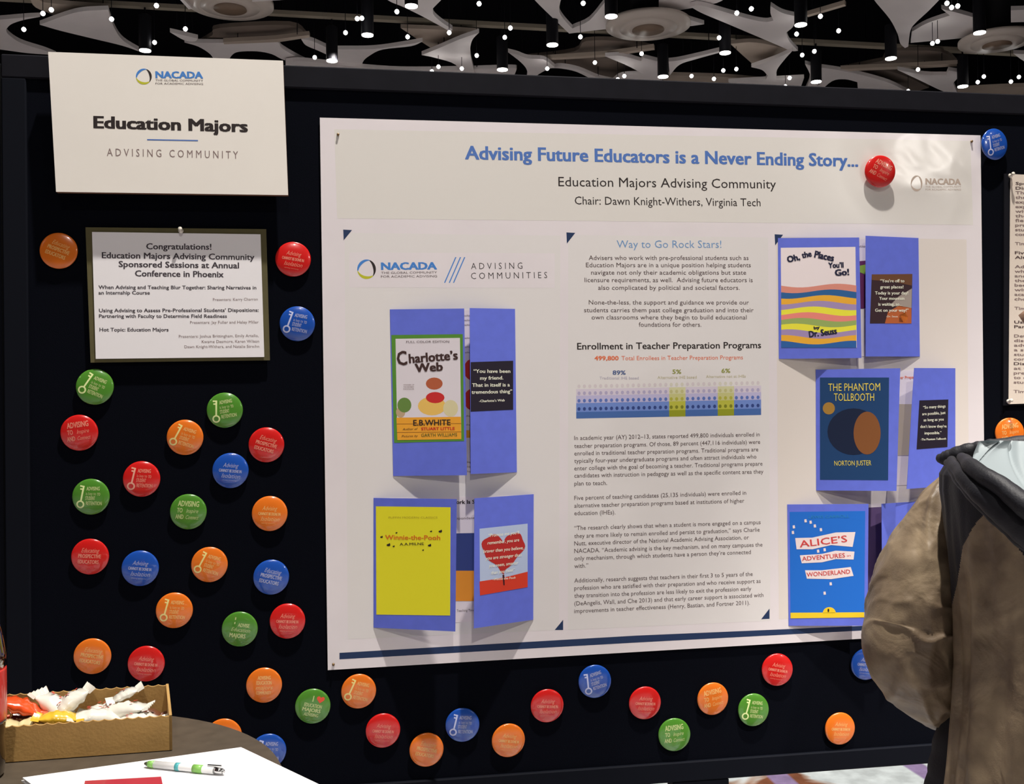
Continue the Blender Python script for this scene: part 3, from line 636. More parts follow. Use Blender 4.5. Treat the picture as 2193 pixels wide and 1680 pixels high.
for s, a, ya, b, yb, h in (('\u201cSo many things',1977,876,2025,873,6),('are possible, just',1975,890,2025,887,6),('as long as you',1978,903,2021,901,6),('don\u2019t know they\u2019re',1971,917,2027,916,6),('impossible.\u201d',1980,931,2016,930,6),('-The Phantom Tollbooth',1972,944,2026,942,4.5)):
    text(f, p, s, a, ya, b, yb, h, WH, .01, lift=.0004)
# --- bright blue cover card
g = gate('blue gatefold card with the bright blue Wonderland cover beside the sleeve', (1770, 1338))
inner(g, [(1693,1084),(1995,1076),(1995,1318),(1693,1334)], INN)
flat(g, 'printed_shape', ink('dusk', 92,72,110), PL, [(1855,1088),(1892,1086),(1892,1318),(1855,1322)], .0005)
f, p = flap(g, 1686,1689, 1860,1858, 1081,1341, 'L', .030, 'wide blue left flap carrying the book cover')
cov(f, p, ink('al_blue', 28,98,188), [(1691,1097),(1853,1095),(1851,1323),(1693,1325)])
text(f, p, 'LEWIS CARROLL', 1732,1111,1819,1109,6, ink('al_teal', 40,120,170), lift=.0005)
BAN = ink('banner', 215,200,200); ALR = ink('al_red', 190,60,60)
for pts in ([(1703,1153),(1740,1152),(1790,1141),(1832,1140),(1826,1172),(1780,1168),(1740,1177),(1706,1177)], [(1713,1190),(1760,1187),(1790,1180),(1830,1182),(1828,1199),(1790,1198),(1760,1205),(1717,1207)], [(1724,1222),(1760,1222),(1822,1215),(1828,1234),(1780,1241),(1728,1240)]):
    cov(f, p, BAN, pts, 'banner_print', .0004)
text(f, p, 'ALICE\u2019S', 1713,1173,1815,1161,14, ALR, .01, lift=.0006); text(f, p, 'ADVENTURES', 1718,1202,1810,1194,9, ALR, .01, lift=.0006); text(f, p, 'in', 1814,1193,1822,1192,4, ALR, lift=.0006); text(f, p, 'WONDERLAND', 1728,1236,1821,1229,9, ALR, .01, lift=.0006)
cov(f, p, ORNG if False else ink('al_yellow', 228,185,40), [(1693,1313),(1851,1312),(1851,1323),(1693,1325)], 'cover_band', .0004)
q = MB(); q.disc(p, 1776,1314,14,13,.0004,16,PI,2*PI*1.03); q.build('cover_band', ink('al_yellow', 228,185,40), f)
q = MB(); q.disc(p, 1774,1308,2,4,.0005,8); q.build('emblem_mark', BLACKI, f)
q = MB()
for x, y in ((1700,1129),(1698,1141),(1745,1127),(1758,1135),(1752,1181),(1766,1178),(1766,1271),(1725,1116),(1736,1119),(1779,1251)): q.face([p.pt(x-2.5, y-3, .0004), p.pt(x+2, y-3.5, .0004), p.pt(x+3, y+3, .0004), p.pt(x-2, y+3.5, .0004)])
q.build('printed_cards', BAN, f)
f, p = flap(g, 2004,2004, 1888,1890, 1072,1322, 'R', .030, 'narrow blue right flap half hidden by the sleeve')
cov(f, p, ink('quote_black', 30,24,38), [(1904,1156),(1985,1150),(1985,1250),(1904,1256)], 'quote_print')

# ================================================================== CARDS LEFT OF THE POSTER
SY = -.034
SP = Plane((0, SY, 0), (0, -1, 0))
FOAM = mat('foam_edge', rgb(105, 72, 52), .7)
sign = empty('sign_card', onY(368, 418, SY), 'white foam board sign reading Education Majors clipped over the board top', 'sign')
a = [onY(*p, SY) for p in ((103,111),(606,130),(617,418),(120,411))]
sheet('card_face', *a, .001, CARD, sign)
b = [v+Vector((0, .0012, 0)) for v in a]
sheet('foam_core', *b, .010, FOAM, sign)
q = MB()
for t in (.25, .75):
    c = a[0].lerp(a[1], t)+Vector((0, .0115, -.05)); q.box((c.x-.02, SY+.0115, c.z-.03), (c.x+.02, -.0065, c.z+.02))
q.build('mounting_block', FRAMED, sign)
logo(sign, SP, 308,164,17,17)
text(sign, SP, 'NACADA', 333,167,435,168,14, LOGOB, .045); text(sign, SP, 'THE GLOBAL COMMUNITY', 333,174,435,175,4, TXT); text(sign, SP, 'FOR ACADEMIC ADVISING', 333,181,435,182,4, TXT)
text(sign, SP, 'Education Majors', 200,274,531,283,25, BLACKI, .04, name='title_lettering')
flat(sign, 'printed_line', TITLE, SP, [(315,298),(424,300),(424,302.5),(315,300.5)], .0002)
text(sign, SP, 'A D V I S I N G   C O M M U N I T Y', 229,334,510,340,16, TXT2)
CY = -.010
CP = Plane((0, CY, 0), (0, -1, 0))
OL = mat('olive_board', rgb(78, 72, 42), .8, noise_amt=.1, scale=50)
notice = empty('notice_card', onY(385, 773, CY), 'white notice headed Congratulations on an olive backing, left of the poster', 'notice')
a = [onY(*p, CY+.002) for p in ((183,487),(570,491),(578,772),(194,777))]
sheet('backing_board', *a, .0025, OL, notice)
a = [onY(*p, CY) for p in ((197,497),(558,502),(566,765),(205,769))]
sheet('paper_sheet', *a, .0008, mat('notice_paper', rgb(220, 214, 222), .6), notice)
N = lambda *a, **k: text(notice, CP, *a, **k)
DG = ink('dark_grey', 62, 56, 62)
for s, x0, y0, x1, y1 in (('Congratulations!',313,534,453,535),('Education Majors Advising Community',218,553,545,557),('Sponsored Sessions at Annual',254,572,512,575),('Conference in Phoenix',289,592,479,594)): N(s, x0, y0, x1, y1, 12.5, DG, .025)
for s, x0, y0, x1, y1 in (('When Advising and Teaching Blur Together: Sharing Narratives in',211,619,549,620),('an Internship Course',211,631,321,631),('Using Advising to Assess Pre-Professional Students\u2019 Dispositions:',212,669,554,668),('Partnering with Faculty to Determine Field Readiness',212,681,486,681),('Hot Topic: Education Majors',213,710,361,710)): N(s, x0, y0, x1, y1, 7.5, DG, .02)
for s, x0, y0, x1, y1 in (('Presenters: Kerry Charron',456,645,552,644),('Presenters: Jay Fuller and Haley Miller',407,694,554,693),('Presenters: Joshua Brittingham, Emily Artello,',383,724,554,722),('Kwame Desmore, Karen Wilson',432,735,555,734),('Dawn Knight-Withers, and Natalie Stroihn',395,746,555,745)): N(s, x0, y0, x1, y1, 6, TXT2)
# neighbouring handout at the right edge
hand = empty('handout_sheet', onY(2185, 868, -.008), 'printed handout on a dark backing at the right edge of the frame', 'handout')
HP = Plane((0, -.008, 0), (0, -1, 0))
a = [onY(*p, -.006) for p in ((2151,372),(2420,382),(2420,866),(2149,869))]
sheet('backing_board', *a, .0025, FRAME, hand)
a = [onY(*p, -.008) for p in ((2164,373),(2400,383),(2400,858),(2160,866))]
sheet('paper_sheet', *a, .0008, mat('handout_paper', rgb(200, 188, 176), .6), hand)
yy = 396
lines = ['Sponsored Sessions at', 'Dispositions', 'The presenters share', 'through the narratives', 'explore students', 'experiences', 'with advising and', 'their faculty', 'field readiness', 'practice', 'students and', 'conference', '', 'Time', '', 'Five Things', 'Alternative', '', 'Advising education', 'which students', 'and future', 'their schools', 'been sharing', 'with faculty', 'academic', 'choices', '', 'Time', '', '', 'Using Advising', 'Partnering with', '', 'Determine the', 'dispositions', 'advising', 'a sharing', 'students', 'conference', 'Dispositions', 'at the', 'presenters', 'to determine', 'students', '', 'Time']
for k, s in enumerate(lines):
    y = 396+k*9.9
    if s: text(hand, HP, s, 2175-(k*.1), y, 2175+len(s)*7.2, y+1, 6, TXT if s in ('Sponsored Sessions at', 'Dispositions', 'Five Things', 'Alternative', 'Using Advising', 'Partnering with') and k < 40 else TXT2, .02)

# push pins
PINC = mat('clear_pin', (.75, .7, .6, 1), .15, spec=.8, coat=1); STEEL = mat('steel', (.45, .40, .33, 1), .3, metal=1)
def pushpin(px, py, y, label, k=1.0, m=PINC):
    kz = 1.0 if k == 1.0 else .45
    c = onY(px, py, y); root = empty('push_pin', c, label, 'push pin', 'push pins holding sheets to the board')
    Mx = Matrix.Translation(c) @ Matrix.Rotation(PI/2-.25, 4, 'X') @ Matrix.Diagonal((1, 1, kz, 1))
    q = MB(); q.lathe([(.0004, -.004), (.0006, .001), (.0006, .003)], 8, Mx); q.build('needle', STEEL, root)
    q = MB(); q.lathe([(.0042*k, .002), (.0042*k, .0035), (.0022*k, .0035+.0015*k), (.0020*k, .003+.006*k), (.0034*k, .003+.008*k), (.0030*k, .003+.0095*k), (.0008*k, .003+.01*k)], 16, Mx); q.build('head', m, root, smooth=True)
BRZ = mat('bronze_pin', (.25, .16, .08, 1), .35, metal=.8)
pushpin(724, 289, Y0, 'small bronze pin at the upper left corner of the poster', .55, BRZ); pushpin(2080, 304, Y0, 'small bronze pin at the upper right corner of the poster', .55, BRZ)
pushpin(714, 1424, Y0, 'small pin at the lower left corner of the poster', .55, BRZ); pushpin(388, 496, CY, 'clear push pin at the top of the notice card')
pushpin(2162, 378, -.008, 'clear push pin at the top corner of the handout'); pushpin(2158, 861, -.008, 'clear push pin at the bottom corner of the handout')

# ================================================================== BUTTON BADGES
R = .0287
BC = {'O': (222,112,30), 'R': (200,28,26), 'B': (26,76,168), 'G': (74,132,42)}
BP = {'O': (232,172,104), 'R': (218,132,112), 'B': (152,158,192), 'G': (178,190,128)}
CN = {'O': 'orange', 'R': 'red', 'B': 'blue', 'G': 'green'}
def dome(r): return -(.0042 + .0030*(1-min(1, r/R)**3.2))
shell_m = {}
for k, c in BC.items():
    q = MB(); prof = [(R*.90, 0.0), (R*.985, .0012), (R, .0026), (R*.99, .0040)]
    prof += [(R*t, -dome(R*t)) for t in (.95, .88, .8, .68, .52, .34, .16, .02)]
    q.lathe(prof, 48, Matrix.Rotation(PI/2, 4, 'X'))
    m = mat('badge_'+CN[k], rgb(*c, 1.15), .25, coat=1, coatr=.04, spec=.6)
    o = q.build('shell', m, loc=(0, 0, 0), smooth=True); shell_m[k] = o.data; bpy.data.objects.remove(o)
KW = [('ADVISING', -.22, .36, .48, .38, .20, .03), ('is key to', -.24, .10, .30, .11, .17, 0), ('TO', .36, .08, .52, .09, .16, .03), ('STUDENT', -.26, -.17, .26, -.16, .20, .03), ('RETENTION', -.22, -.45, .62, -.44, .20, .03)]
DES = {
 'K': KW,
 'C': [('Advising', -.42, .18, .42, .20, .24, 0, .35), ('CANNOT BE DONE IN', -.62, -.10, .62, -.08, .16, .05), ('Isolation', -.45, -.42, .58, -.40, .24, 0, .35), ('advising community', -.4, -.58, .4, -.57, .06, 0)],
 'T': [('ADVISING', -.58, .30, .56, .33, .30, .03), ('TO', -.60, -.06, -.30, -.05, .25, .03), ('Inspire', -.10, -.04, .55, -.02, .22, 0, .35), ('AND', -.66, -.42, -.22, -.41, .25, .03), ('Connect', -.10, -.40, .60, -.38, .22, 0, .35)],
 'P': [('Educating', -.45, .24, .50, .26, .24, 0, .35), ('PROSPECTIVE', -.60, -.06, .60, -.04, .20, .04), ('EDUCATORS', -.60, -.38, .50, -.36, .20, .04)],
 'H': [('I', -.10, .28, -.04, .29, .34, 0), ('EDUCATION', -.50, -.04, .50, -.02, .20, .04), ('MAJORS', -.55, -.30, .50, -.28, .20, .04), ('ADVISING', -.40, -.56, .42, -.54, .18, .03)],
 'A': [('I', -.34, .28, -.28, .29, .38, 0), ('ADVISE', -.12, .16, .52, .18, .20, .04), ('Education', -.45, -.12, .60, -.10, .22, 0, .3), ('MAJORS', -.50, -.48, .40, -.46, .24, .04)],
 'M': [('ADVISING', -.36, .34, .36, .36, .20, .04), ('EDUCATION', -.42, .06, .42, .08, .20, .04), ('majors', -.45, -.22, .50, -.20, .22, 0, .3), ('COMMUNITY', -.42, -.50, .42, -.48, .18, .04)],
}
glyphs({(d[0], d[6], d[7] if len(d) > 7 else 0.0) for v in DES.values() for d in v})
def put(mb, pts2, fs):
    vs = []
    for p_ in pts2:
        x, z = p_[:2]; r = math.hypot(x, z)*R; vs.append(Vector((x*R, dome(r)-.00012-(p_[2] if len(p_) > 2 else 0), z*R)))
    mb.mesh(vs, fs)
prm = {}
def prints(design, col):
    if (design, col) in prm: return prm[(design, col)]
    m = mat('badge_ink_'+CN[col], rgb(*BP[col], 1.2), .3, coat=.6); out = []
    mb = MB()
    for d in DES[design]:
        s, x0, y0, x1, y1, h, bo = d[:7]; sh = d[7] if len(d) > 7 else 0.0
        vs, fs = _tc[(s, bo, sh)]; a = min(v[0] for v in vs); b = max(v[0] for v in vs); k = (x1-x0)/(b-a)
        put(mb, [(x0+(v[0]-a)*k, y0+(y1-y0)*(v[0]-a)/(b-a)+v[1]*h/.682, v[2]) for v in vs], fs)
    o = mb.build('lettering', m, loc=(0, 0, 0)); out.append(('lettering', o.data)); bpy.data.objects.remove(o)
    if design == 'K':
        mb = MB(); cx, cz = -.52, -.42; n = 20
        for i in range(n):
            t0, t1 = 2*PI*i/n, 2*PI*(i+1)/n
            put(mb, [(cx+.22*math.cos(t0), cz+.22*math.sin(t0)), (cx+.22*math.cos(t1), cz+.22*math.sin(t1)), (cx+.135*math.cos(t1), cz+.135*math.sin(t1)), (cx+.135*math.cos(t0), cz+.135*math.sin(t0))], [(0, 1, 2, 3)])
        ax = Vector((.15, .99)); px = Vector((.99, -.15)); b0 = Vector((cx, cz))+ax*.2
        def seg(a, b, w0, w1):
            P = [b0+ax*a+px*w0, b0+ax*a+px*w1, b0+ax*b+px*w1, b0+ax*b+px*w0]; put(mb, [tuple(v) for v in P], [(0, 1, 2, 3)])
        for j in range(4): seg(j*.21, j*.21+.21, -.045, .045)
        seg(.76, .84, -.20, -.045); seg(.60, .68, -.16, -.045)
        o = mb.build('key_print', mat('key_ink_'+CN[col], rgb(*[min(255, int(v*1.08)+14) for v in BP[col]], 1.3), .3, coat=.6), loc=(0, 0, 0)); out.append(('key_print', o.data)); bpy.data.objects.remove(o)
    if design == 'H':
        mb = MB(); P = []
        for k in range(24):
            t = 2*PI*k/24; x = 16*math.sin(t)**3; y = 13*math.cos(t)-5*math.cos(2*t)-2*math.cos(3*t)-math.cos(4*t); P.append((.34+x*.014, .48+y*.014))
        put(mb, P, [tuple(range(24))]); o = mb.build('heart_print', mat('badge_heart', rgb(205, 75, 50), .3, coat=.6), loc=(0, 0, 0)); out.append(('heart_print', o.data)); bpy.data.objects.remove(o)
    prm[(design, col)] = out; return out
DN = {'K': 'key', 'C': 'isolation slogan', 'T': 'Advising To slogan', 'P': 'prospective educators slogan', 'H': 'heart slogan', 'A': 'I advise slogan', 'M': 'small block lettering'}
badges = [
 (127,538,'O','P',22,'left of the Congratulations notice, alone'),(628,556,'R','C',10,'right of the Congratulations notice beside the poster'),(637,694,'B','K',12,'beside the poster, just below a red one right of the notice'),
 (204,829,'G','K',25,'just below the lower left corner of the notice'),(482,879,'G','K',-8,'below the right half of the notice, highest of its cluster'),(171,927,'R','T',-6,'nearest the board\u2019s left edge, under the green key one'),
 (397,937,'O','K',20,'lower left of the upper right green key one'),(571,953,'R','P',17,'right of the upper green key one and above a blue one'),(304,1026,'R','K',5,'only red one showing a key'),
 (494,1008,'B','C',7,'directly below the upper right green key one'),(196,1064,'G','K',3,'third down the left column, left of the red key one'),(404,1096,'G','T',6,'only green one with slogan in the middle of the left cluster'),
 (578,1100,'O','C',5,'rightmost of the left cluster, beside the poster at mid height'),(194,1192,'R','P',5,'in the left column directly below two green key ones'),(301,1217,'B','C',8,'with pale glare, left of an orange key one'),
 (449,1209,'O','K',20,'directly below the green slogan one'),(581,1236,'B','P',15,'with pale glare, close to the poster edge'),(374,1307,'O','K',7,'between the lower blue one and the lower green one'),
 (514,1347,'G','A',10,'left of the lowest red one beside the poster'),(616,1330,'R','C',5,'lowest red one beside the poster\u2019s left edge'),(199,1405,'O','P',12,'above the left part of the candy box'),
 (314,1421,'R','C',8,'directly above the candy box right end'),(566,1467,'O','M',3,'below the poster corner, right of the candy box'),(670,1512,'G','H',14,'only one with a red heart, under the poster corner'),
 (768,1480,'O','K',17,'right under the poster\u2019s lower left edge'),(820,1564,'R','C',8,'bright one in the bottom row, lower right of an orange key one'),(913,1605,'O','P',15,'lowest of the bottom row'),
 (990,1552,'B','K',6,'between two faint orange ones in the bottom row'),(1088,1585,'O','C',10,'right of the lower blue key one in the bottom row'),(1171,1511,'R','C',5,'left of the higher blue key one in the bottom row'),
 (1273,1459,'B','K',-14,'higher of the two blue ones under the poster'),(1380,1505,'R','C',6,'right of the higher blue key one under the poster'),(1443,1573,'G','T',-3,'lowest green one under the poster'),
 (1525,1496,'O','T',-8,'between a red one and the dark green key one'),(1612,1520,'G','K',10,'darker one with key, under the poster\u2019s right part'),(1663,1434,'R','C',12,'close under the poster near the sleeve'),
 (1797,1560,'O','C',6,'low, left of the elbow'),(1853,1422,'B','C',8,'half hidden behind the elbow of the jacket'),(2160,928,'O','T',-5,'above the jacket hood at the right edge'),
 (480,1576,'O','C',8,'peeping up behind the round table edge, left one'),(575,1608,'B','K',8,'peeping up behind the round table edge, right one'),
]
def badge(px, py, col, des, ang, label, y=0.0, tx=0, tz=0, group='button badges pinned around the poster'):
    root = empty('button_badge', onY(px, py, y), label, 'badge', group)
    root.rotation_euler = Matrix.Rotation(tz, 3, 'Z').to_4x4().to_3x3().__matmul__(Matrix.Rotation(tx, 3, 'X')).__matmul__(Matrix.Rotation(math.radians(ang), 3, 'Y')).to_euler()
    for n, me in [('shell', shell_m[col])]+prints(des, col):
        o = bpy.data.objects.new(n, me); C.objects.link(o); o.parent = root
    return root
rr = random.Random(3)
for (x, y, c, d, a, wh) in badges:
    badge(x, y, c, d, a, ('%s button badge, %s, %s' % (CN[c], DN[d], wh)) if len(('%s button badge, %s, %s' % (CN[c], DN[d], wh)).split()) <= 16 else '%s badge, %s' % (CN[c], wh), -.0015, rr.uniform(-.03, .05), rr.uniform(-.04, .04))
badge(2127, 310, 'B', 'K', -16, 'blue button badge with key tilted sideways at the poster\u2019s upper right corner', -.009, .02, .14)
badge(1883, 368, 'R', 'T', 28, 'glossy red button badge pinned on the poster after its title', Y0-.007, .06, -.06)

flush_text()

# ================================================================== ROUND TABLE AND WHAT IS ON IT
TZ = 1.07
LAM = mat('brown_laminate', (.085, .067, .048, 1), .45, noise_amt=.18, scale=60, spec=.4)
# circle through measured rim points
P = [onZ(x, y, TZ) for x, y in ((480,1554),(566,1592),(606,1640))]
ax, ay, bx, by, cx_, cy_ = P[0].x, P[0].y, P[1].x, P[1].y, P[2].x, P[2].y
dd = 2*(ax*(by-cy_)+bx*(cy_-ay)+cx_*(ay-by))
ux = ((ax*ax+ay*ay)*(by-cy_)+(bx*bx+by*by)*(cy_-ay)+(cx_*cx_+cy_*cy_)*(ay-by))/dd
uy = ((ax*ax+ay*ay)*(cx_-bx)+(bx*bx+by*by)*(ax-cx_)+(cx_*cx_+cy_*cy_)*(bx-ax))/dd
TR = math.hypot(ax-ux, ay-uy)
print('TABLE', ux, uy, TR)
table = empty('round_table', (ux, uy, 0), 'round brown topped cocktail table in front of the board at lower left', 'table')
TT = Matrix.Translation((ux, uy, 0))
q = MB(); q.lathe([(TR-.02, TZ-.025), (TR-.003, TZ-.022), (TR, TZ-.004), (TR-.002, TZ), (.001, TZ)], 96, TT, True); q.build('table_top', LAM, table)
q = MB(); q.lathe([(.035, .04), (.035, TZ-.025)], 24, TT); q.build('pedestal', DARKM, table, smooth=True)
q = MB(); q.lathe([(min(.28, TR), 0), (min(.28, TR), .02), (.05, .045)], 48, TT); q.build('base', DARKM, table)

# cardboard box
KRAFT = mat('kraft_card', (.46, .27, .085, 1), .75, noise_amt=.12, scale=25, bump=.05, bscale=300); KRE = mat('kraft_edge', (.50, .32, .10, 1), .8)
FR = onZ(369, 1607, TZ+.001); FL = onZ(8, 1634, TZ+.001)
e1 = (FL-FR).normalized(); e1.z = 0; e1.normalize(); e2 = Vector((-e1.y, e1.x, 0))
if e2.y < 0: e2 = -e2
BL_, BHf, BHb = .30, .038, .048
bk = onZ(361, 1465, TZ+.001+BHb); bk.z = FR.z; e2 = bk-FR; BDp = e2.length; e2.normalize()
box = empty('cardboard_box', FR+e1*BL_/2+e2*BDp/2, 'open brown corrugated cardboard box of candy with scalloped rims on the table', 'box')
z1 = Vector((0, 0, 1))
def scallop_wall(name, A, d, length, h, inw, n, amp=.0016):
    pts = [A, A+d*length]; m_ = n*6
    for i in range(m_, -1, -1):
        t = i/m_; pts.append(A+d*(length*t)+z1*(h-amp*abs(math.sin(PI*t*n))))
    q = MB(); q.prism(pts, inw*.003); return q.build(name, KRAFT, box, fixn=True)
scallop_wall('front_wall', FR, e1, BL_, BHf, e2, 26)
scallop_wall('back_wall', FR+e2*BDp, e1, BL_, BHb, -e2, 26)
q = MB(); q.prism([FR, FR+e2*BDp, FR+e2*BDp+z1*BHb, FR+z1*BHf], e1*.003); q.build('side_wall', KRAFT, box, fixn=True)
q = MB(); q.prism([FR+e1*BL_, FR+e1*BL_+e2*BDp, FR+e1*BL_+e2*BDp+z1*BHb, FR+e1*BL_+z1*BHf], -e1*.003); q.build('side_wall', KRAFT, box, fixn=True)
q = MB(); q.prism([FR+e1*.003+e2*.003, FR+e1*(BL_-.003)+e2*.003, FR+e1*(BL_-.003)+e2*(BDp-.003), FR+e1*.003+e2*(BDp-.003)], z1*.003); q.build('bottom', KRAFT, box, fixn=True)
print('BOXBACK', toP(FR+e2*BDp+z1*BHb), 'want 361,1465', toP(FR+z1*BHf), 'want 371,1539')

# candies: twisted / crimped wrappers
def candy(c, L_, W_, H_, rz, tilt, col, label, spots=None, crimp=True, roll=0):
    Mx = Matrix.Translation(c) @ Matrix.Rotation(rz, 4, 'Z') @ Matrix.Rotation(tilt, 4, 'Y') @ Matrix.Rotation(roll, 4, 'X')
    root = empty('wrapped_candy', c, label, 'candy', 'wrapped candies in the cardboard box')
    q = MB(); n, k = 20, 12; vs = []; fs = []; sd = random.random()*50
    for i in range(n+1):
        t = i/n*2-1; w_ = 1-abs(t)**5*.15; th = max(.04, (1-abs(t)**2.2))
        for j in range(k):
            a = 2*PI*j/k; nn = noise.noise(Vector((t*4+sd, math.cos(a)*2, math.sin(a)*2)))
            vs.append(Mx @ Vector((t*L_/2, math.cos(a)*W_/2*w_*(1+.1*nn), math.sin(a)*H_/2*th*(1+.4*nn))))
    for i in range(n):
        for j in range(k): fs.append((i*k+j, i*k+(j+1) % k, (i+1)*k+(j+1) % k, (i+1)*k+j))
    fs += [tuple(range(k-1, -1, -1)), tuple(n*k+j for j in range(k))]
    q.mesh(vs, fs); q.build('wrapper', col, root, smooth=True)
    if crimp:
        for sgn in (-1, 1):
            q = MB(); vs = []; fs = []
            for i in range(3):
                for j in range(11):
                    vs.append(Mx @ Vector((sgn*(L_/2-.002+i*.004), (j/10-.5)*W_*(1+.12*i), .0012*(1 if j % 2 else -1)+.001*i)))
            for i in range(2):
                for j in range(10): fs.append((i*11+j, i*11+j+1, (i+1)*11+j+1, (i+1)*11+j))
            q.mesh(vs, fs); q.build('crimped_end', col, root)
    if spots:
        q = MB(); r2 = random.Random(int(c.x*1e4))
        for _ in range(5):
            t = r2.uniform(-.7, .7); w2 = r2.uniform(-.22, .22); r_ = r2.uniform(.06, .10)
            zz = H_/2*(1-abs(t)**2.2)*1.12+.0006
            q.face([Mx @ Vector((t*L_/2+r_*L_*.5*math.cos(a), w2*W_+r_*W_*.6*math.sin(a), zz)) for a in [2*PI*i/8 for i in range(8)]])
        q.build('printed_spots', spots, root)
WRW = mat('white_wrapper', (.78, .76, .68, 1), .22, coat=.8, spec=.6); WRY = mat('yellow_wrapper', (.80, .50, .04, 1), .25, coat=.8)
WRR = mat('red_orange_wrapper', (.85, .09, .015, 1), .25, coat=.8); SPR = mat('red_print', (.5, .06, .04, 1), .4); WRP = mat('pale_yellow_wrapper', (.72, .66, .36, 1), .25, coat=.8)
def bp(s, t, h): return FR+e1*s+e2*t+z1*h
r9 = random.Random(5)
for args in (
 (bp(.040,.030,.026), .062,.036,.016,.2,.1, WRW,'white candy with red print at the right end of the box',SPR),
 (bp(.088,.046,.034), .074,.036,.018,-.1,-.1, WRW,'white candy with red print, second from the box right end',SPR),
 (bp(.084,.062,.047), .040,.030,.010,.3,-.35, WRW,'small white wrapper end sticking up at the back right',SPR),
 (bp(.128,.034,.031), .070,.040,.020,.25,.15, WRW,'white candy with red print in the right middle of the box',SPR),
 (bp(.176,.056,.044), .056,.034,.018,.5,-.55, WRW,'white candy tipped up highest near the box back wall',SPR),
 (bp(.203,.060,.040), .060,.036,.018,-.4,.55, WRW,'white candy leaning just left of the highest one',SPR),
 (bp(.190,.026,.036), .056,.034,.015,.1,.1, WRY,'yellow wrapped candy in the middle of the box front',None),
 (bp(.232,.030,.029), .056,.036,.016,-.2,0, WRP,'pale yellow wrapped candy left of the bright yellow one',None),
 (bp(.258,.045,.046), .062,.042,.016,.1,.40, WRR,'bright red orange wrapped candy at the left of the box',None),
 (bp(.285,.026,.030), .062,.036,.016,0,.05, WRP,'pale yellow wrapped candy under the red orange one',None),
 (bp(.318,.044,.034), .056,.036,.016,.4,.2, WRR,'red wrapped candy partly hidden by the bottle',None),
 (bp(.365,.038,.026), .050,.034,.016,.2,.1, WRY,'yellow wrapped candy near the hidden left end of the box',None),
 (bp(.045,.064,.020), .050,.026,.018,0,0, mat('brown_wrapper',(.16,.06,.03,1),.3,coat=.8),'brown wrapped candy deep at the back right corner',None),
 (bp(.232,.066,.030), .055,.030,.018,.1,0, mat('maroon_wrapper',(.10,.02,.02,1),.3,coat=.8),'dark maroon wrapped candy deep behind the yellow ones',None),
 (bp(.150,.028,.024), .060,.034,.018,-.2,0, WRW,'white candy with red print low against the box front',SPR),
 (bp(.075,.026,.022), .056,.032,.016,.15,0, WRW,'white candy with red print low at the front right',SPR),
 (bp(.120,.060,.030), .060,.030,.018,.1,0, WRW,'white candy with red print low at the box back wall',SPR)):
    args = list(args); v_ = args[0]-FR; h_ = v_.z; w_ = Vector((v_.x, v_.y, 0)); su = w_.dot(e1); args[0] = args[0]+e1*(max(su*.62, .037)-su); args[1] *= .74; args[2] *= .74
    candy(*args)

# paper stack
pz = TZ+.0015
a = [onZ(*p, pz+.006) for p in ((516,1601),(640,1660),(420,1760),(48,1666))]
# keep it rectangular: far right corner, right corner, then derived corners
c0, c1 = a[0], a[1]; dr = (c1-c0); ln = dr.length; dr.normalize(); dl = Vector((-dr.y, dr.x, 0)); 
if dl.dot(a[3]-c0) < 0: dl = -dl
wd = .335
print('PAPER far left', toP(c0+dl*wd), 'want 48,1666', ln)
papers = empty('paper_stack', (c0+c1)/2+dl*.15-Vector((0, 0, .006)), 'bright white stack of paper on the round table under a pen', 'paper')
dL = (a[3]-c0).normalized(); wd = (a[3]-c0).length
for k in range(4):
    rr2 = random.Random(k); o_ = Vector((rr2.uniform(-.002, .002), rr2.uniform(-.002, .002), 0)) if k < 3 else Vector((0, 0, 0))
    b0 = c0+o_; zz = pz+k*.0016-a[0].z
    q = MB(); q.prism([b0+Vector((0, 0, zz)), b0+dr*.24+Vector((0, 0, zz)), b0+dr*.24+dL*wd+Vector((0, 0, zz)), b0+dL*wd+Vector((0, 0, zz))], (0, 0, .0012)); q.build('paper_sheet', WHITE, papers, fixn=True)
PZ = pz+3*.0016+.0012
# pen
A = onZ(310, 1636, PZ+.004); B = onZ(480, 1653, PZ+.004); pdv = (B-A).normalized()
pen = empty('pen', (A+B)/2-Vector((0, 0, .005)), 'white pen with green and teal accents lying on the white papers', 'pen')
def along(t): return A.lerp(B, t)
def tp(name, t0, t1, r0, r1, m):
    q = MB(); q.tube([along(t0), along(t1)], [r0, r1], 16); q.build(name, m, pen, smooth=True)
PW = mat('pen_white', (.85, .85, .85, 1), .3, coat=.5); PG = mat('pen_green', (.25, .55, .12, 1), .35); PT = mat('pen_teal', (.08, .42, .45, 1), .35); PS = mat('pen_silver', (.6, .6, .6, 1), .2, metal=1); PK = mat('pen_dark', (.05, .06, .03, 1), .4)
tp('barrel', .12, .88, .0036, .0038, PW); tp('tip', 0, .05, .0012, .0030, PK); tp('grip', .05, .125, .0031, .0038, PG)
tp('teal_band', .40, .45, .0040, .0040, PT); tp('green_band', .62, .74, .0040, .0040, PG); tp('metal_end', .88, .98, .0035, .0027, PS); tp('clicker', .98, 1.0, .0018, .0018, PS)
q = MB(); q.tube([along(.80)+z1*.0046, along(.97)+z1*.0050], .0011, 6); q.build('clip', PS, pen)
# red booklet at the bottom edge
a = [onZ(*p, PZ+.004) for p in ((182,1673),(345,1664),(356,1720),(170,1730))]
q = MB(); q.prism(a, (0, 0, -.0038)); o = q.build('red_booklet', mat('red_cover', (.45, .03, .05, 1), .4, coat=.4), fixn=True, loc=sum(a, Vector())/4-Vector((0, 0, .0038)))
thing(o, 'dark red booklet lying on the papers at the bottom edge', 'booklet')
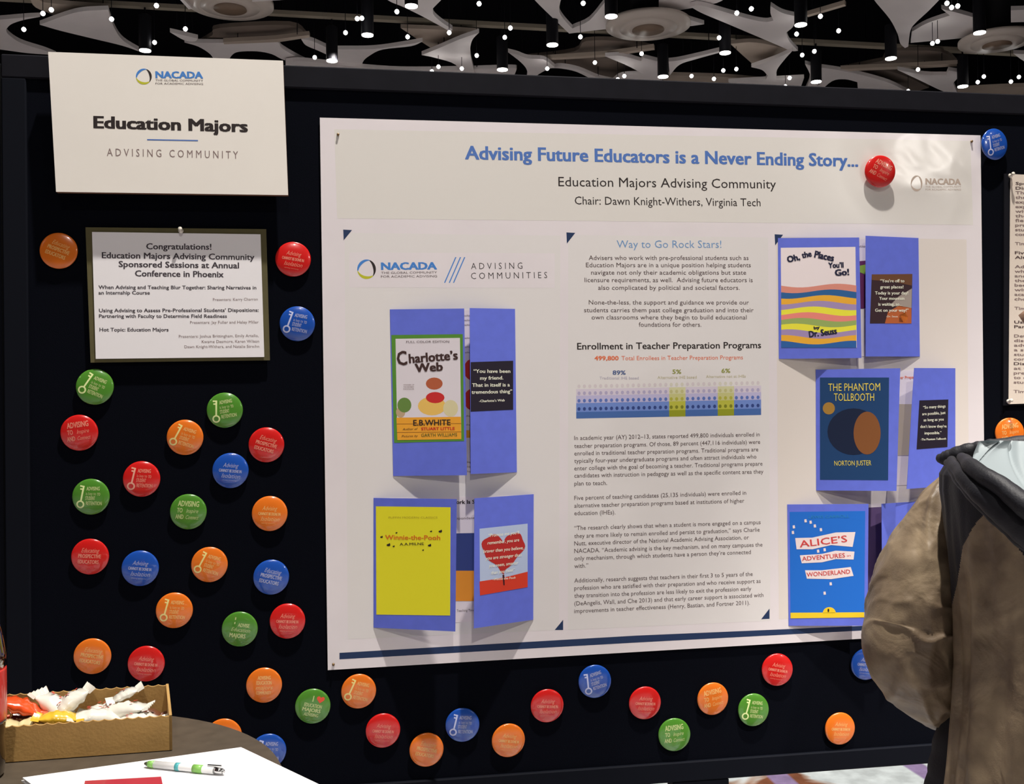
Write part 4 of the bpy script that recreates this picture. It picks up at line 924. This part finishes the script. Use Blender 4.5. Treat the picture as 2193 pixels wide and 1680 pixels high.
# bottle
bc = onZ(-61, 1668, TZ); bc.z = TZ
bottle = empty('soda_bottle', bc, 'dark soda bottle with a red label at the left edge of the table', 'bottle')
BT = Matrix.Translation(bc)
q = MB(); q.lathe([(.020, 0), (.030, .003), (.032, .02), (.0305, .04), (.0325, .055), (.0325, .058)], 40, BT); q.build('lower_body', mat('cola', (.012, .004, .003, 1), .12, coat=1), bottle, smooth=True)
q = MB(); q.lathe([(.0328, .058), (.0330, .06), (.0330, .108), (.0328, .110)], 40, BT); q.build('label', mat('red_label', (.65, .03, .02, 1), .35, coat=.5), bottle, smooth=True)
q = MB(); q.lathe([(.0325, .110), (.0328, .125), (.0290, .148), (.0200, .178), (.0135, .198), (.0130, .208)], 40, BT); q.build('upper_body', mat('cola2', (.03, .012, .006, 1), .10, coat=1), bottle, smooth=True)
q = MB(); q.lathe([(.0148, .208), (.0148, .224), (.0135, .226)], 30, BT); q.build('cap', mat('red_cap', (.6, .03, .02, 1), .35), bottle, smooth=True)

# ================================================================== PERSON IN THE TAN JACKET
TAN = bpy.data.materials.new('tan_jacket_cloth'); TAN.use_nodes = True
nt = TAN.node_tree; b = nt.nodes['Principled BSDF']; b.inputs['Roughness'].default_value = .48; b.inputs['Specular IOR Level'].default_value = .35
tc = nt.nodes.new('ShaderNodeTexCoord'); n1 = nt.nodes.new('ShaderNodeTexNoise'); n1.inputs['Scale'].default_value = 22; n1.inputs['Detail'].default_value = 6
cr = nt.nodes.new('ShaderNodeValToRGB'); e = cr.color_ramp.elements; e[0].position = .35; e[0].color = (.17, .122, .080, 1); e[1].position = .68; e[1].color = (.33, .25, .16, 1)
n2 = nt.nodes.new('ShaderNodeTexNoise'); n2.inputs['Scale'].default_value = 500; bpn = nt.nodes.new('ShaderNodeBump'); bpn.inputs['Strength'].default_value = .25; bpn.inputs['Distance'].default_value = .001
n4 = nt.nodes.new('ShaderNodeTexNoise'); n4.inputs['Scale'].default_value = 13; n4.inputs['Detail'].default_value = 3; n4.inputs['Distortion'].default_value = .8
bp2 = nt.nodes.new('ShaderNodeBump'); bp2.inputs['Strength'].default_value = .35; bp2.inputs['Distance'].default_value = .02
nt.links.new(tc.outputs['Object'], n4.inputs['Vector']); nt.links.new(n4.outputs['Fac'], bp2.inputs['Height']); nt.links.new(bp2.outputs[0], bpn.inputs['Normal'])
nt.links.new(tc.outputs['Object'], n1.inputs['Vector']); nt.links.new(tc.outputs['Object'], n2.inputs['Vector']); nt.links.new(n1.outputs['Fac'], cr.inputs[0])
nt.links.new(cr.outputs[0], b.inputs['Base Color']); nt.links.new(n2.outputs['Fac'], bpn.inputs['Height']); nt.links.new(bpn.outputs[0], b.inputs['Normal'])
CHAR = mat('charcoal_cloth', (.014, .014, .019, 1), .55, spec=.3, noise_amt=.3, scale=20, bump=.1, bscale=400)
LINING = mat('grey_lining', (.22, .255, .27, 1), .45, spec=.4)
TROU = mat('black_trousers', (.008, .008, .012, 1), .8, bump=.1, bscale=300); SKIN = mat('skin', (.5, .3, .21, 1), .5); HAIR = mat('brown_hair', (.05, .03, .02, 1), .5, bump=.5, bscale=90)
SHOE = mat('black_shoe', (.01, .01, .01, 1), .3)
AXP = 2365; DP = 1.27
pc = atD(AXP, 1300, DP); pc.z = 0
ph = math.radians(55)
fdir = Vector((math.sin(ph), math.cos(ph), 0)); ldir = Vector((-math.cos(ph), math.sin(ph), 0))   # facing away right; own left is away left
person = empty('person', pc, 'person with back turned in a tan and charcoal hooded jacket at the right edge', 'person')
# --- body (continuous, mostly inside the clothes)
def skin_mesh(name, verts, edges, radii, m, parent, sub=2):
    me = bpy.data.meshes.new(name); me.from_pydata([tuple(v) for v in verts], edges, []); o = bpy.data.objects.new(name, me); C.objects.link(o)
    md = o.modifiers.new('s', 'SKIN'); md.use_smooth_shade = True
    for i, r in enumerate(radii): me.skin_vertices[0].data[i].radius = (r, r) if not isinstance(r, tuple) else r
    me.skin_vertices[0].data[0].use_root = True
    o.modifiers.new('d', 'SUBSURF').levels = sub
    bpy.context.view_layer.update(); ev = o.evaluated_get(bpy.context.evaluated_depsgraph_get()); nm = bpy.data.meshes.new_from_object(ev)
    bpy.data.objects.remove(o); nm.materials.clear(); nm.materials.append(m)
    for p_ in nm.polygons: p_.use_smooth = True
    n = bpy.data.objects.new(name, nm); C.objects.link(n)
    if parent: n.parent = parent
    ROOT[n.name] = ROOT[parent.name]; return n
def bd(l, f, z): return ldir*l+fdir*f+Vector((0, 0, z))     # body coordinates relative to pc
S1 = [atD(*a)-pc for a in ((2046,1060,1.44),(1962,1400,1.435),(2060,1530,1.505))]
S2 = atD(2000,1210,1.44)-pc
Lh = S1[2]+fdir*.07-ldir*.02
V = [bd(0,0,.88), bd(0,-.01,1.08), bd(0,-.015,1.26), bd(0,0,1.37), bd(0,.02,1.44), bd(0,.045,1.52), bd(0,.04,1.58),
     bd(.09,0,.82), bd(.10,.01,.45), bd(.10,-.02,.07), bd(-.09,0,.82), bd(-.10,.01,.45), bd(-.10,-.02,.07),
     S1[0], S1[1], S1[2], bd(-.15,-.01,1.31), bd(-.20,0,1.05), bd(-.16,.20,1.08), bd(.10,.12,.04), bd(-.10,.12,.04), S2]
E_ = [(0,1),(1,2),(2,3),(3,4),(4,5),(5,6),(0,7),(7,8),(8,9),(0,10),(10,11),(11,12),(2,13),(13,21),(21,14),(14,15),(2,16),(16,17),(17,18),(9,19),(12,20)]
RR = [.11,.095,.10,.055,.062,.082,.072,.075,.055,.038,.075,.055,.038,.020,.034,.025,.045,.038,.026,.03,.03,.036]
skin_mesh('body', V, E_, RR, SKIN, person)
def hand(name, wrist, d, side):
    d = d.normalized(); s = side.normalized(); n_ = d.cross(s)
    vs = [wrist, wrist+d*.045]; es = [(0, 1)]; rs = [(.022, .022), (.024, .016)]
    for i, (o_, L_) in enumerate(((-.03, .066), (-.010, .076), (.010, .070), (.028, .056))):
        b_ = wrist+d*.075+s*o_; k = len(vs)
        vs += [b_, b_+d*L_*.45-n_*.008, b_+d*L_*.8-n_*.028]; es += [(1, k), (k, k+1), (k+1, k+2)]; rs += [.0095, .0085, .007]
    k = len(vs); b_ = wrist+d*.03-s*.034; vs += [b_, b_+d*.03-s*.018-n_*.008, b_+d*.052-s*.014-n_*.022]; es += [(0, k), (k, k+1), (k+1, k+2)]; rs += [.013, .0105, .0085]
    skin_mesh(name, vs, es, rs, SKIN, person)
hand('hand', S1[2], fdir+Vector((0, 0, .15)), Vector((0, 0, 1)).cross(fdir)); hand('hand', V[18], fdir+ldir*.2, Vector((0, 0, 1)).cross(fdir))
# hair, ears, eyes, nose
hc = bd(0, .03, 1.55)+pc
q = MB(); vs = []; fs = []
nu, nv = 28, 16
for j in range(nv+1):
    v_ = PI*j/nv*.66
    for i in range(nu):
        a = 2*PI*i/nu; face = max(0, math.cos(a)); r_ = .098*(1+.04*noise.noise(Vector((i*.6, j*.7, 2))))
        vv = min(v_, PI*.36) if face > .45 else v_
        vs.append(hc+fdir*(r_*1.05*math.sin(vv)*math.cos(a)-.008)+ldir*(r_*.86*math.sin(vv)*math.sin(a))+z1*(r_*1.12*math.cos(vv)))
for j in range(nv):
    for i in range(nu): fs.append((j*nu+i, j*nu+(i+1) % nu, (j+1)*nu+(i+1) % nu, (j+1)*nu+i))
q.mesh(vs, fs); q.build('hair', HAIR, person, smooth=True)
for sg in (-1, 1):
    q = MB(); q.lathe([(.001, -.008), (.008, -.006), (.011, 0), (.008, .006), (.001, .008)], 12, Matrix.Translation(hc+fdir*.080+ldir*.03*sg-z1*.01), False); q.build('eye', mat('eye_white', (.7, .7, .7, 1), .3), person, smooth=True)
    q = MB(); q.tube([hc+ldir*.078*sg+z1*.012, hc+ldir*.090*sg-fdir*.008, hc+ldir*.080*sg-z1*.03], [.010, .014, .007], 8); q.build('ear', SKIN, person, smooth=True)
q = MB(); q.tube([hc+fdir*.084-z1*.005, hc+fdir*.102-z1*.032, hc+fdir*.086-z1*.038], [.006, .011, .009], 10); q.build('nose', SKIN, person, smooth=True)
q = MB(); q.tube([hc+fdir*.083+ldir*.02-z1*.055, hc+fdir*.090-z1*.056, hc+fdir*.083-ldir*.02-z1*.055], [.003, .006, .003], 8); q.build('mouth', mat('lips', (.45, .18, .15, 1), .4), person, smooth=True)
# trousers and shoes
for sg in (1, -1):
    q = MB(); q.tube([pc+bd(.055*sg,-.01,.93), pc+bd(.075*sg,0,.80), pc+bd(.10*sg,.01,.45), pc+bd(.10*sg,-.02,.06)], [.088, .088, .080, .072], 20); q.build('trouser_leg', TROU, person, smooth=True)
    q = MB(); q.tube([pc+bd(.10*sg,-.09,.035), pc+bd(.10*sg,-.03,.045), pc+bd(.10*sg,.09,.04), pc+bd(.10*sg,.17,.03)], [.032, .043, .042, .026], 14); q.build('shoe', SHOE, person, smooth=True)
# --- jacket torso: lofted shell
rows = [(938,2275),(948,2215),(958,2160),(970,2105),(984,2060),(1000,2028),(1025,2014),(1060,2014),(1100,2020),(1180,2028),(1260,2038),(1350,2046),(1450,2050),(1550,2046),(1620,2040),(1700,2034),(1850,2020),(2100,2005)]
def rowat(py):
    for (a, xa), (b_, xb) in zip(rows, rows[1:]):
        if a <= py <= b_:
            t = (py-a)/(b_-a); return xa+(xb-xa)*t
    return rows[-1][1]
NR, NC = 400, 540
_rs = {}
def rowscale(py, c_, a_, b_, lx):
    if py in _rs: return _rs[py]
    k = 1.0
    for _ in range(4):
        mn = 1e9
        for i in range(72):
            th = 2*PI*i/72; ct, st = math.cos(th), math.sin(th); e = 2/2.4
            P = c_+ldir*(k*a_*math.copysign(abs(ct)**e, ct))+fdir*(k*b_*math.copysign(abs(st)**e, st)); P.z = c_.z
            mn = min(mn, toP(P)[0])
        k *= (AXP-lx)/(AXP-mn)
    _rs[py] = k; return k
def torso_pt(j, i):
    py = 938+(2100-938)*(j/NR); lx = rowat(py)
    c_ = atD(AXP, py, DP); ext = (AXP-lx)/FOC*DP*.985
    a_ = ext/.163*.22; b_ = max(a_*.58, .05) if py > 1000 else a_*.62
    sc_ = rowscale(py, c_, a_, b_, lx); a_ *= sc_; b_ *= sc_
    th = 2*PI*i/NC; ct, st = math.cos(th), math.sin(th)
    e = 2/2.4; x = a_*math.copysign(abs(ct)**e, ct); y = b_*math.copysign(abs(st)**e, st)
    P = c_+ldir*x+fdir*y; P.z = c_.z
    n_ = (ldir*ct/a_+fdir*st/b_).normalized()
    # soft drape folds, stronger lower down
    k = min(1, max(0, (py-1050)/300)); f1 = noise.noise(Vector((th*5.0, P.z*2.2, 3.1)))*.008*k + noise.noise(Vector((th*9+P.z*4, P.z*6, 7.7)))*.0035
    f1 += .005*k*math.sin(th*11+P.z*5+2*noise.noise(Vector((th*2, P.z*3, 0))))
    return P+n_*f1, py
grid = [[torso_pt(j, i) for i in range(NC)] for j in range(NR+1)]
edge = [(1990,1500),(2040,1290),(2050,1250),(2062,1170),(2085,1128),(2113,1094),(2150,1135),(2193,1190),(2260,1260),(2340,1290),(2420,1260),(2600,1100),(2900,1090)]
def edgey(x):
    if x <= edge[0][0]: return edge[0][1]
    for (a, ya), (b_, yb) in zip(edge, edge[1:]):
        if a <= x <= b_: return ya+(yb-ya)*(x-a)/(b_-a)
    return edge[-1][1]
tanq, chq = MB(), MB()
V2 = [g_[0] for row in grid for g_ in row]; tf, cf = [], []
for j in range(NR):
    for i in range(NC):
        k = (i+1) % NC; f_ = (j*NC+i, j*NC+k, (j+1)*NC+k, (j+1)*NC+i)
        cpt = (V2[f_[0]]+V2[f_[2]])/2; x_, y_ = toP(cpt)
        (tf if y_ > edgey(x_) else cf).append(f_)
def compact(vs, fs):
    used = {}; out = []; nf = []
    for f_ in fs:
        g_ = []
        for v_ in f_:
            if v_ not in used: used[v_] = len(out); out.append(vs[v_])
            g_.append(used[v_])
        nf.append(tuple(g_))
    return out, nf
q = MB(); q.mesh(*compact(V2, tf)); q.build('jacket_back_panel', TAN, person, smooth=True)
q = MB(); q.mesh(*compact(V2, cf)); o = q.build('jacket_yoke', CHAR, person, smooth=True); setp(o, 'charcoal shoulder yoke')
# sleeve
def cr_(P, t):
    n = len(P)-1; x = t*n; i = min(int(x), n-1); u = x-i
    p0, p1, p2, p3 = P[max(i-1, 0)], P[i], P[i+1], P[min(i+2, n)]
    return [.5*((2*b1)+(c1-a1)*u+(2*a1-5*b1+4*c1-d1)*u*u+(3*b1-a1-3*c1+d1)*u**3) for a1, b1, c1, d1 in zip(p0, p1, p2, p3)]
SL = [(2068,1006,1.44,26),(2050,1043,1.44,46),(2028,1100,1.44,71),(2003,1180,1.44,94),(1979,1262,1.435,107),(1964,1335,1.43,111),(1960,1400,1.43,107),(1990,1458,1.46,90),(2045,1498,1.50,74),(2110,1518,1.54,58),(2165,1520,1.57,44)]
NS, NK = 200, 96; ctr = []; rad = []
for j in range(NS+1):
    x_, y_, d_, r_ = cr_(SL, j/NS); ctr.append(atD(x_, y_, d_)); rad.append(r_/FOC*d_)
vs = []; fs = []; nrm = None
for j in range(NS+1):
    T_ = (ctr[min(j+1, NS)]-ctr[max(j-1, 0)]).normalized()
    if nrm is None: nrm = (-FWD-T_*(-FWD).dot(T_)).normalized()
    nrm = (nrm-T_*nrm.dot(T_)).normalized(); bi = T_.cross(nrm); t = j/NS
    for i in range(NK):
        a = 2*PI*i/NK; d_ = nrm*math.cos(a)+bi*math.sin(a)
        side = bi.dot(RIGHT); inner_ = .5+.5*math.cos(a-(PI/2 if side > 0 else -PI/2))     # 1 on the side nearest the torso
        el = math.exp(-((t-.60)/.16)**2)
        fold = math.sin((t*34+1.2*math.cos(a)+1.6*noise.noise(Vector((t*6, math.cos(a)*1.5, math.sin(a)*1.5)))*2))
        r_ = rad[j]*(1+.035*noise.noise(Vector((t*9, math.cos(a)*2, math.sin(a)*2))))
        ridge = (1-abs(fold))**2
        w2 = noise.noise(Vector((t*7+math.cos(a)*1.1, math.sin(a)*1.6+t*3, 4.2)))
        r_ += .013*el*(.12+inner_)*(ridge-.35) - .008*el*inner_*inner_
        r_ += .0035*max(0, 1-abs(w2)*6)*(.3+.7*min(1, t*3))*(1-.5*inner_) - .002
        aa = math.atan2(math.sin(a), math.cos(a))*(1 if side > 0 else -1); ac = -.35+2.4*t; wn = math.exp(-((t-.27)/.17)**2)
        r_ += wn*(-.018*math.exp(-((aa-ac)/.17)**2)+.008*math.exp(-((aa-ac-.24)/.13)**2)+.005*math.exp(-((aa-ac+.24)/.13)**2))
        lng = math.exp(-((t-.22)/.17)**2)
        r_ += .008*lng*max(0, 1-abs(math.sin(a*1.5+t*5+.8))*3.2)
        vs.append(ctr[j]+d_*r_)
for j in range(NS):
    for i in range(NK): fs.append((j*NK+i, j*NK+(i+1) % NK, (j+1)*NK+(i+1) % NK, (j+1)*NK+i))
fs += [tuple(range(NK-1, -1, -1)), tuple(NS*NK+i for i in range(NK))]
q = MB(); q.mesh(vs, fs); q.build('jacket_sleeve', TAN, person, smooth=True)
# right sleeve (out of the frame)
q = MB(); q.tube([pc+bd(-.14,-.01,1.34), pc+bd(-.19,0,1.25), pc+bd(-.23,0,1.07), pc+bd(-.20,.10,1.04), pc+bd(-.17,.19,1.07)], [.055, .07, .065, .055, .045], 24); q.build('jacket_sleeve', TAN, person, smooth=True)
# dark shirt tail hanging below the open jacket
# collar and hood
def ptube(name, pts, m, n=20, wob=.0, k=8):
    P = []; rs = []
    for j in range(len(pts)*k+1):
        x_, y_, d_, r_ = cr_(pts, j/(len(pts)*k)); P.append(atD(x_, y_, d_)); rs.append(r_/FOC*d_*(1+wob*noise.noise(Vector((j*.35, 1, 1)))))
    q = MB(); q.tube(P, rs, n)
    for v_ in q.v:
        v_ += Vector((noise.noise(v_*40), noise.noise(v_*40+Vector((9, 0, 0))), noise.noise(v_*40+Vector((0, 9, 0)))))*.0012*(1+wob*3)
    q.build(name, m, person, smooth=True)
ptube('shirt_tail', [(2140,1470,1.44,80),(2128,1540,1.44,104),(2120,1620,1.43,116),(2114,1700,1.43,124),(2114,1800,1.43,126)], TROU, wob=.05)
ptube('collar', [(2012,978,1.30,6),(2022,983,1.29,13),(2050,974,1.28,17),(2090,962,1.27,17),(2130,956,1.26,16),(2200,952,1.25,18),(2290,950,1.24,20)], CHAR, wob=.2)
ptube('hood_rim', [(2060,978,1.22,10),(2078,998,1.17,17),(2112,1022,1.135,20),(2152,1048,1.115,22),(2198,1084,1.095,26),(2260,1124,1.08,32),(2340,1150,1.075,36),(2430,1135,1.08,36),(2520,1085,1.10,32),(2580,1010,1.14,26)], CHAR, wob=.06)
ptube('hood_fold', [(2036,985,1.24,9),(2062,1016,1.18,18),(2100,1052,1.145,26),(2146,1090,1.125,32),(2198,1134,1.11,36),(2260,1176,1.095,38),(2340,1196,1.09,36),(2440,1175,1.09,32),(2540,1105,1.12,26)], CHAR, wob=.06)
ptube('hood_fold', [(2030,992,1.27,8),(2052,1020,1.22,14),(2080,1056,1.19,15),(2118,1098,1.165,13),(2160,1136,1.15,14),(2200,1170,1.14,14),(2280,1215,1.12,14)], CHAR, wob=.1)
# hood lining: a crumpled bowl between the neck and the rim
rim = [(2096,948,1.20),(2086,985,1.185),(2092,1003,1.17),(2140,1032,1.14),(2195,1066,1.12),(2260,1105,1.105),(2340,1125,1.10),(2430,1110,1.11)]
top = [(2122,944,1.20),(2140,944,1.21),(2165,945,1.215),(2190,945,1.22),(2215,946,1.22),(2260,948,1.22),(2320,950,1.22),(2400,950,1.22)]
vs = []; fs = []; NU, NV = 90, 40
for j in range(NV+1):
    for i in range(NU+1):
        A_ = Vector(cr_(rim, i/NU)); B_ = Vector(cr_(top, i/NU)); t = j/NV
        x_, y_, d_ = A_.lerp(B_, t); P_ = atD(x_, y_, d_)
        cre = noise.noise(Vector((i*.05, j*.035, 5)))*.006+.0025*math.sin(i*.18+j*.05)+.010*math.exp(-((i/NU-.50+.3*(t-.5))/.03)**2)+.008*math.exp(-((i/NU-.22+.1*(t-.5))/.012)**2)
        vs.append(P_-FWD*0+FWD*(cre+.008*math.sin(PI*t)))
for j in range(NV):
    for i in range(NU): fs.append((j*(NU+1)+i, j*(NU+1)+i+1, (j+1)*(NU+1)+i+1, (j+1)*(NU+1)+i))
q = MB(); q.mesh(vs, fs); o = q.build('hood_lining', LINING, person, smooth=True); setp(o, 'pale grey inside of the hood')
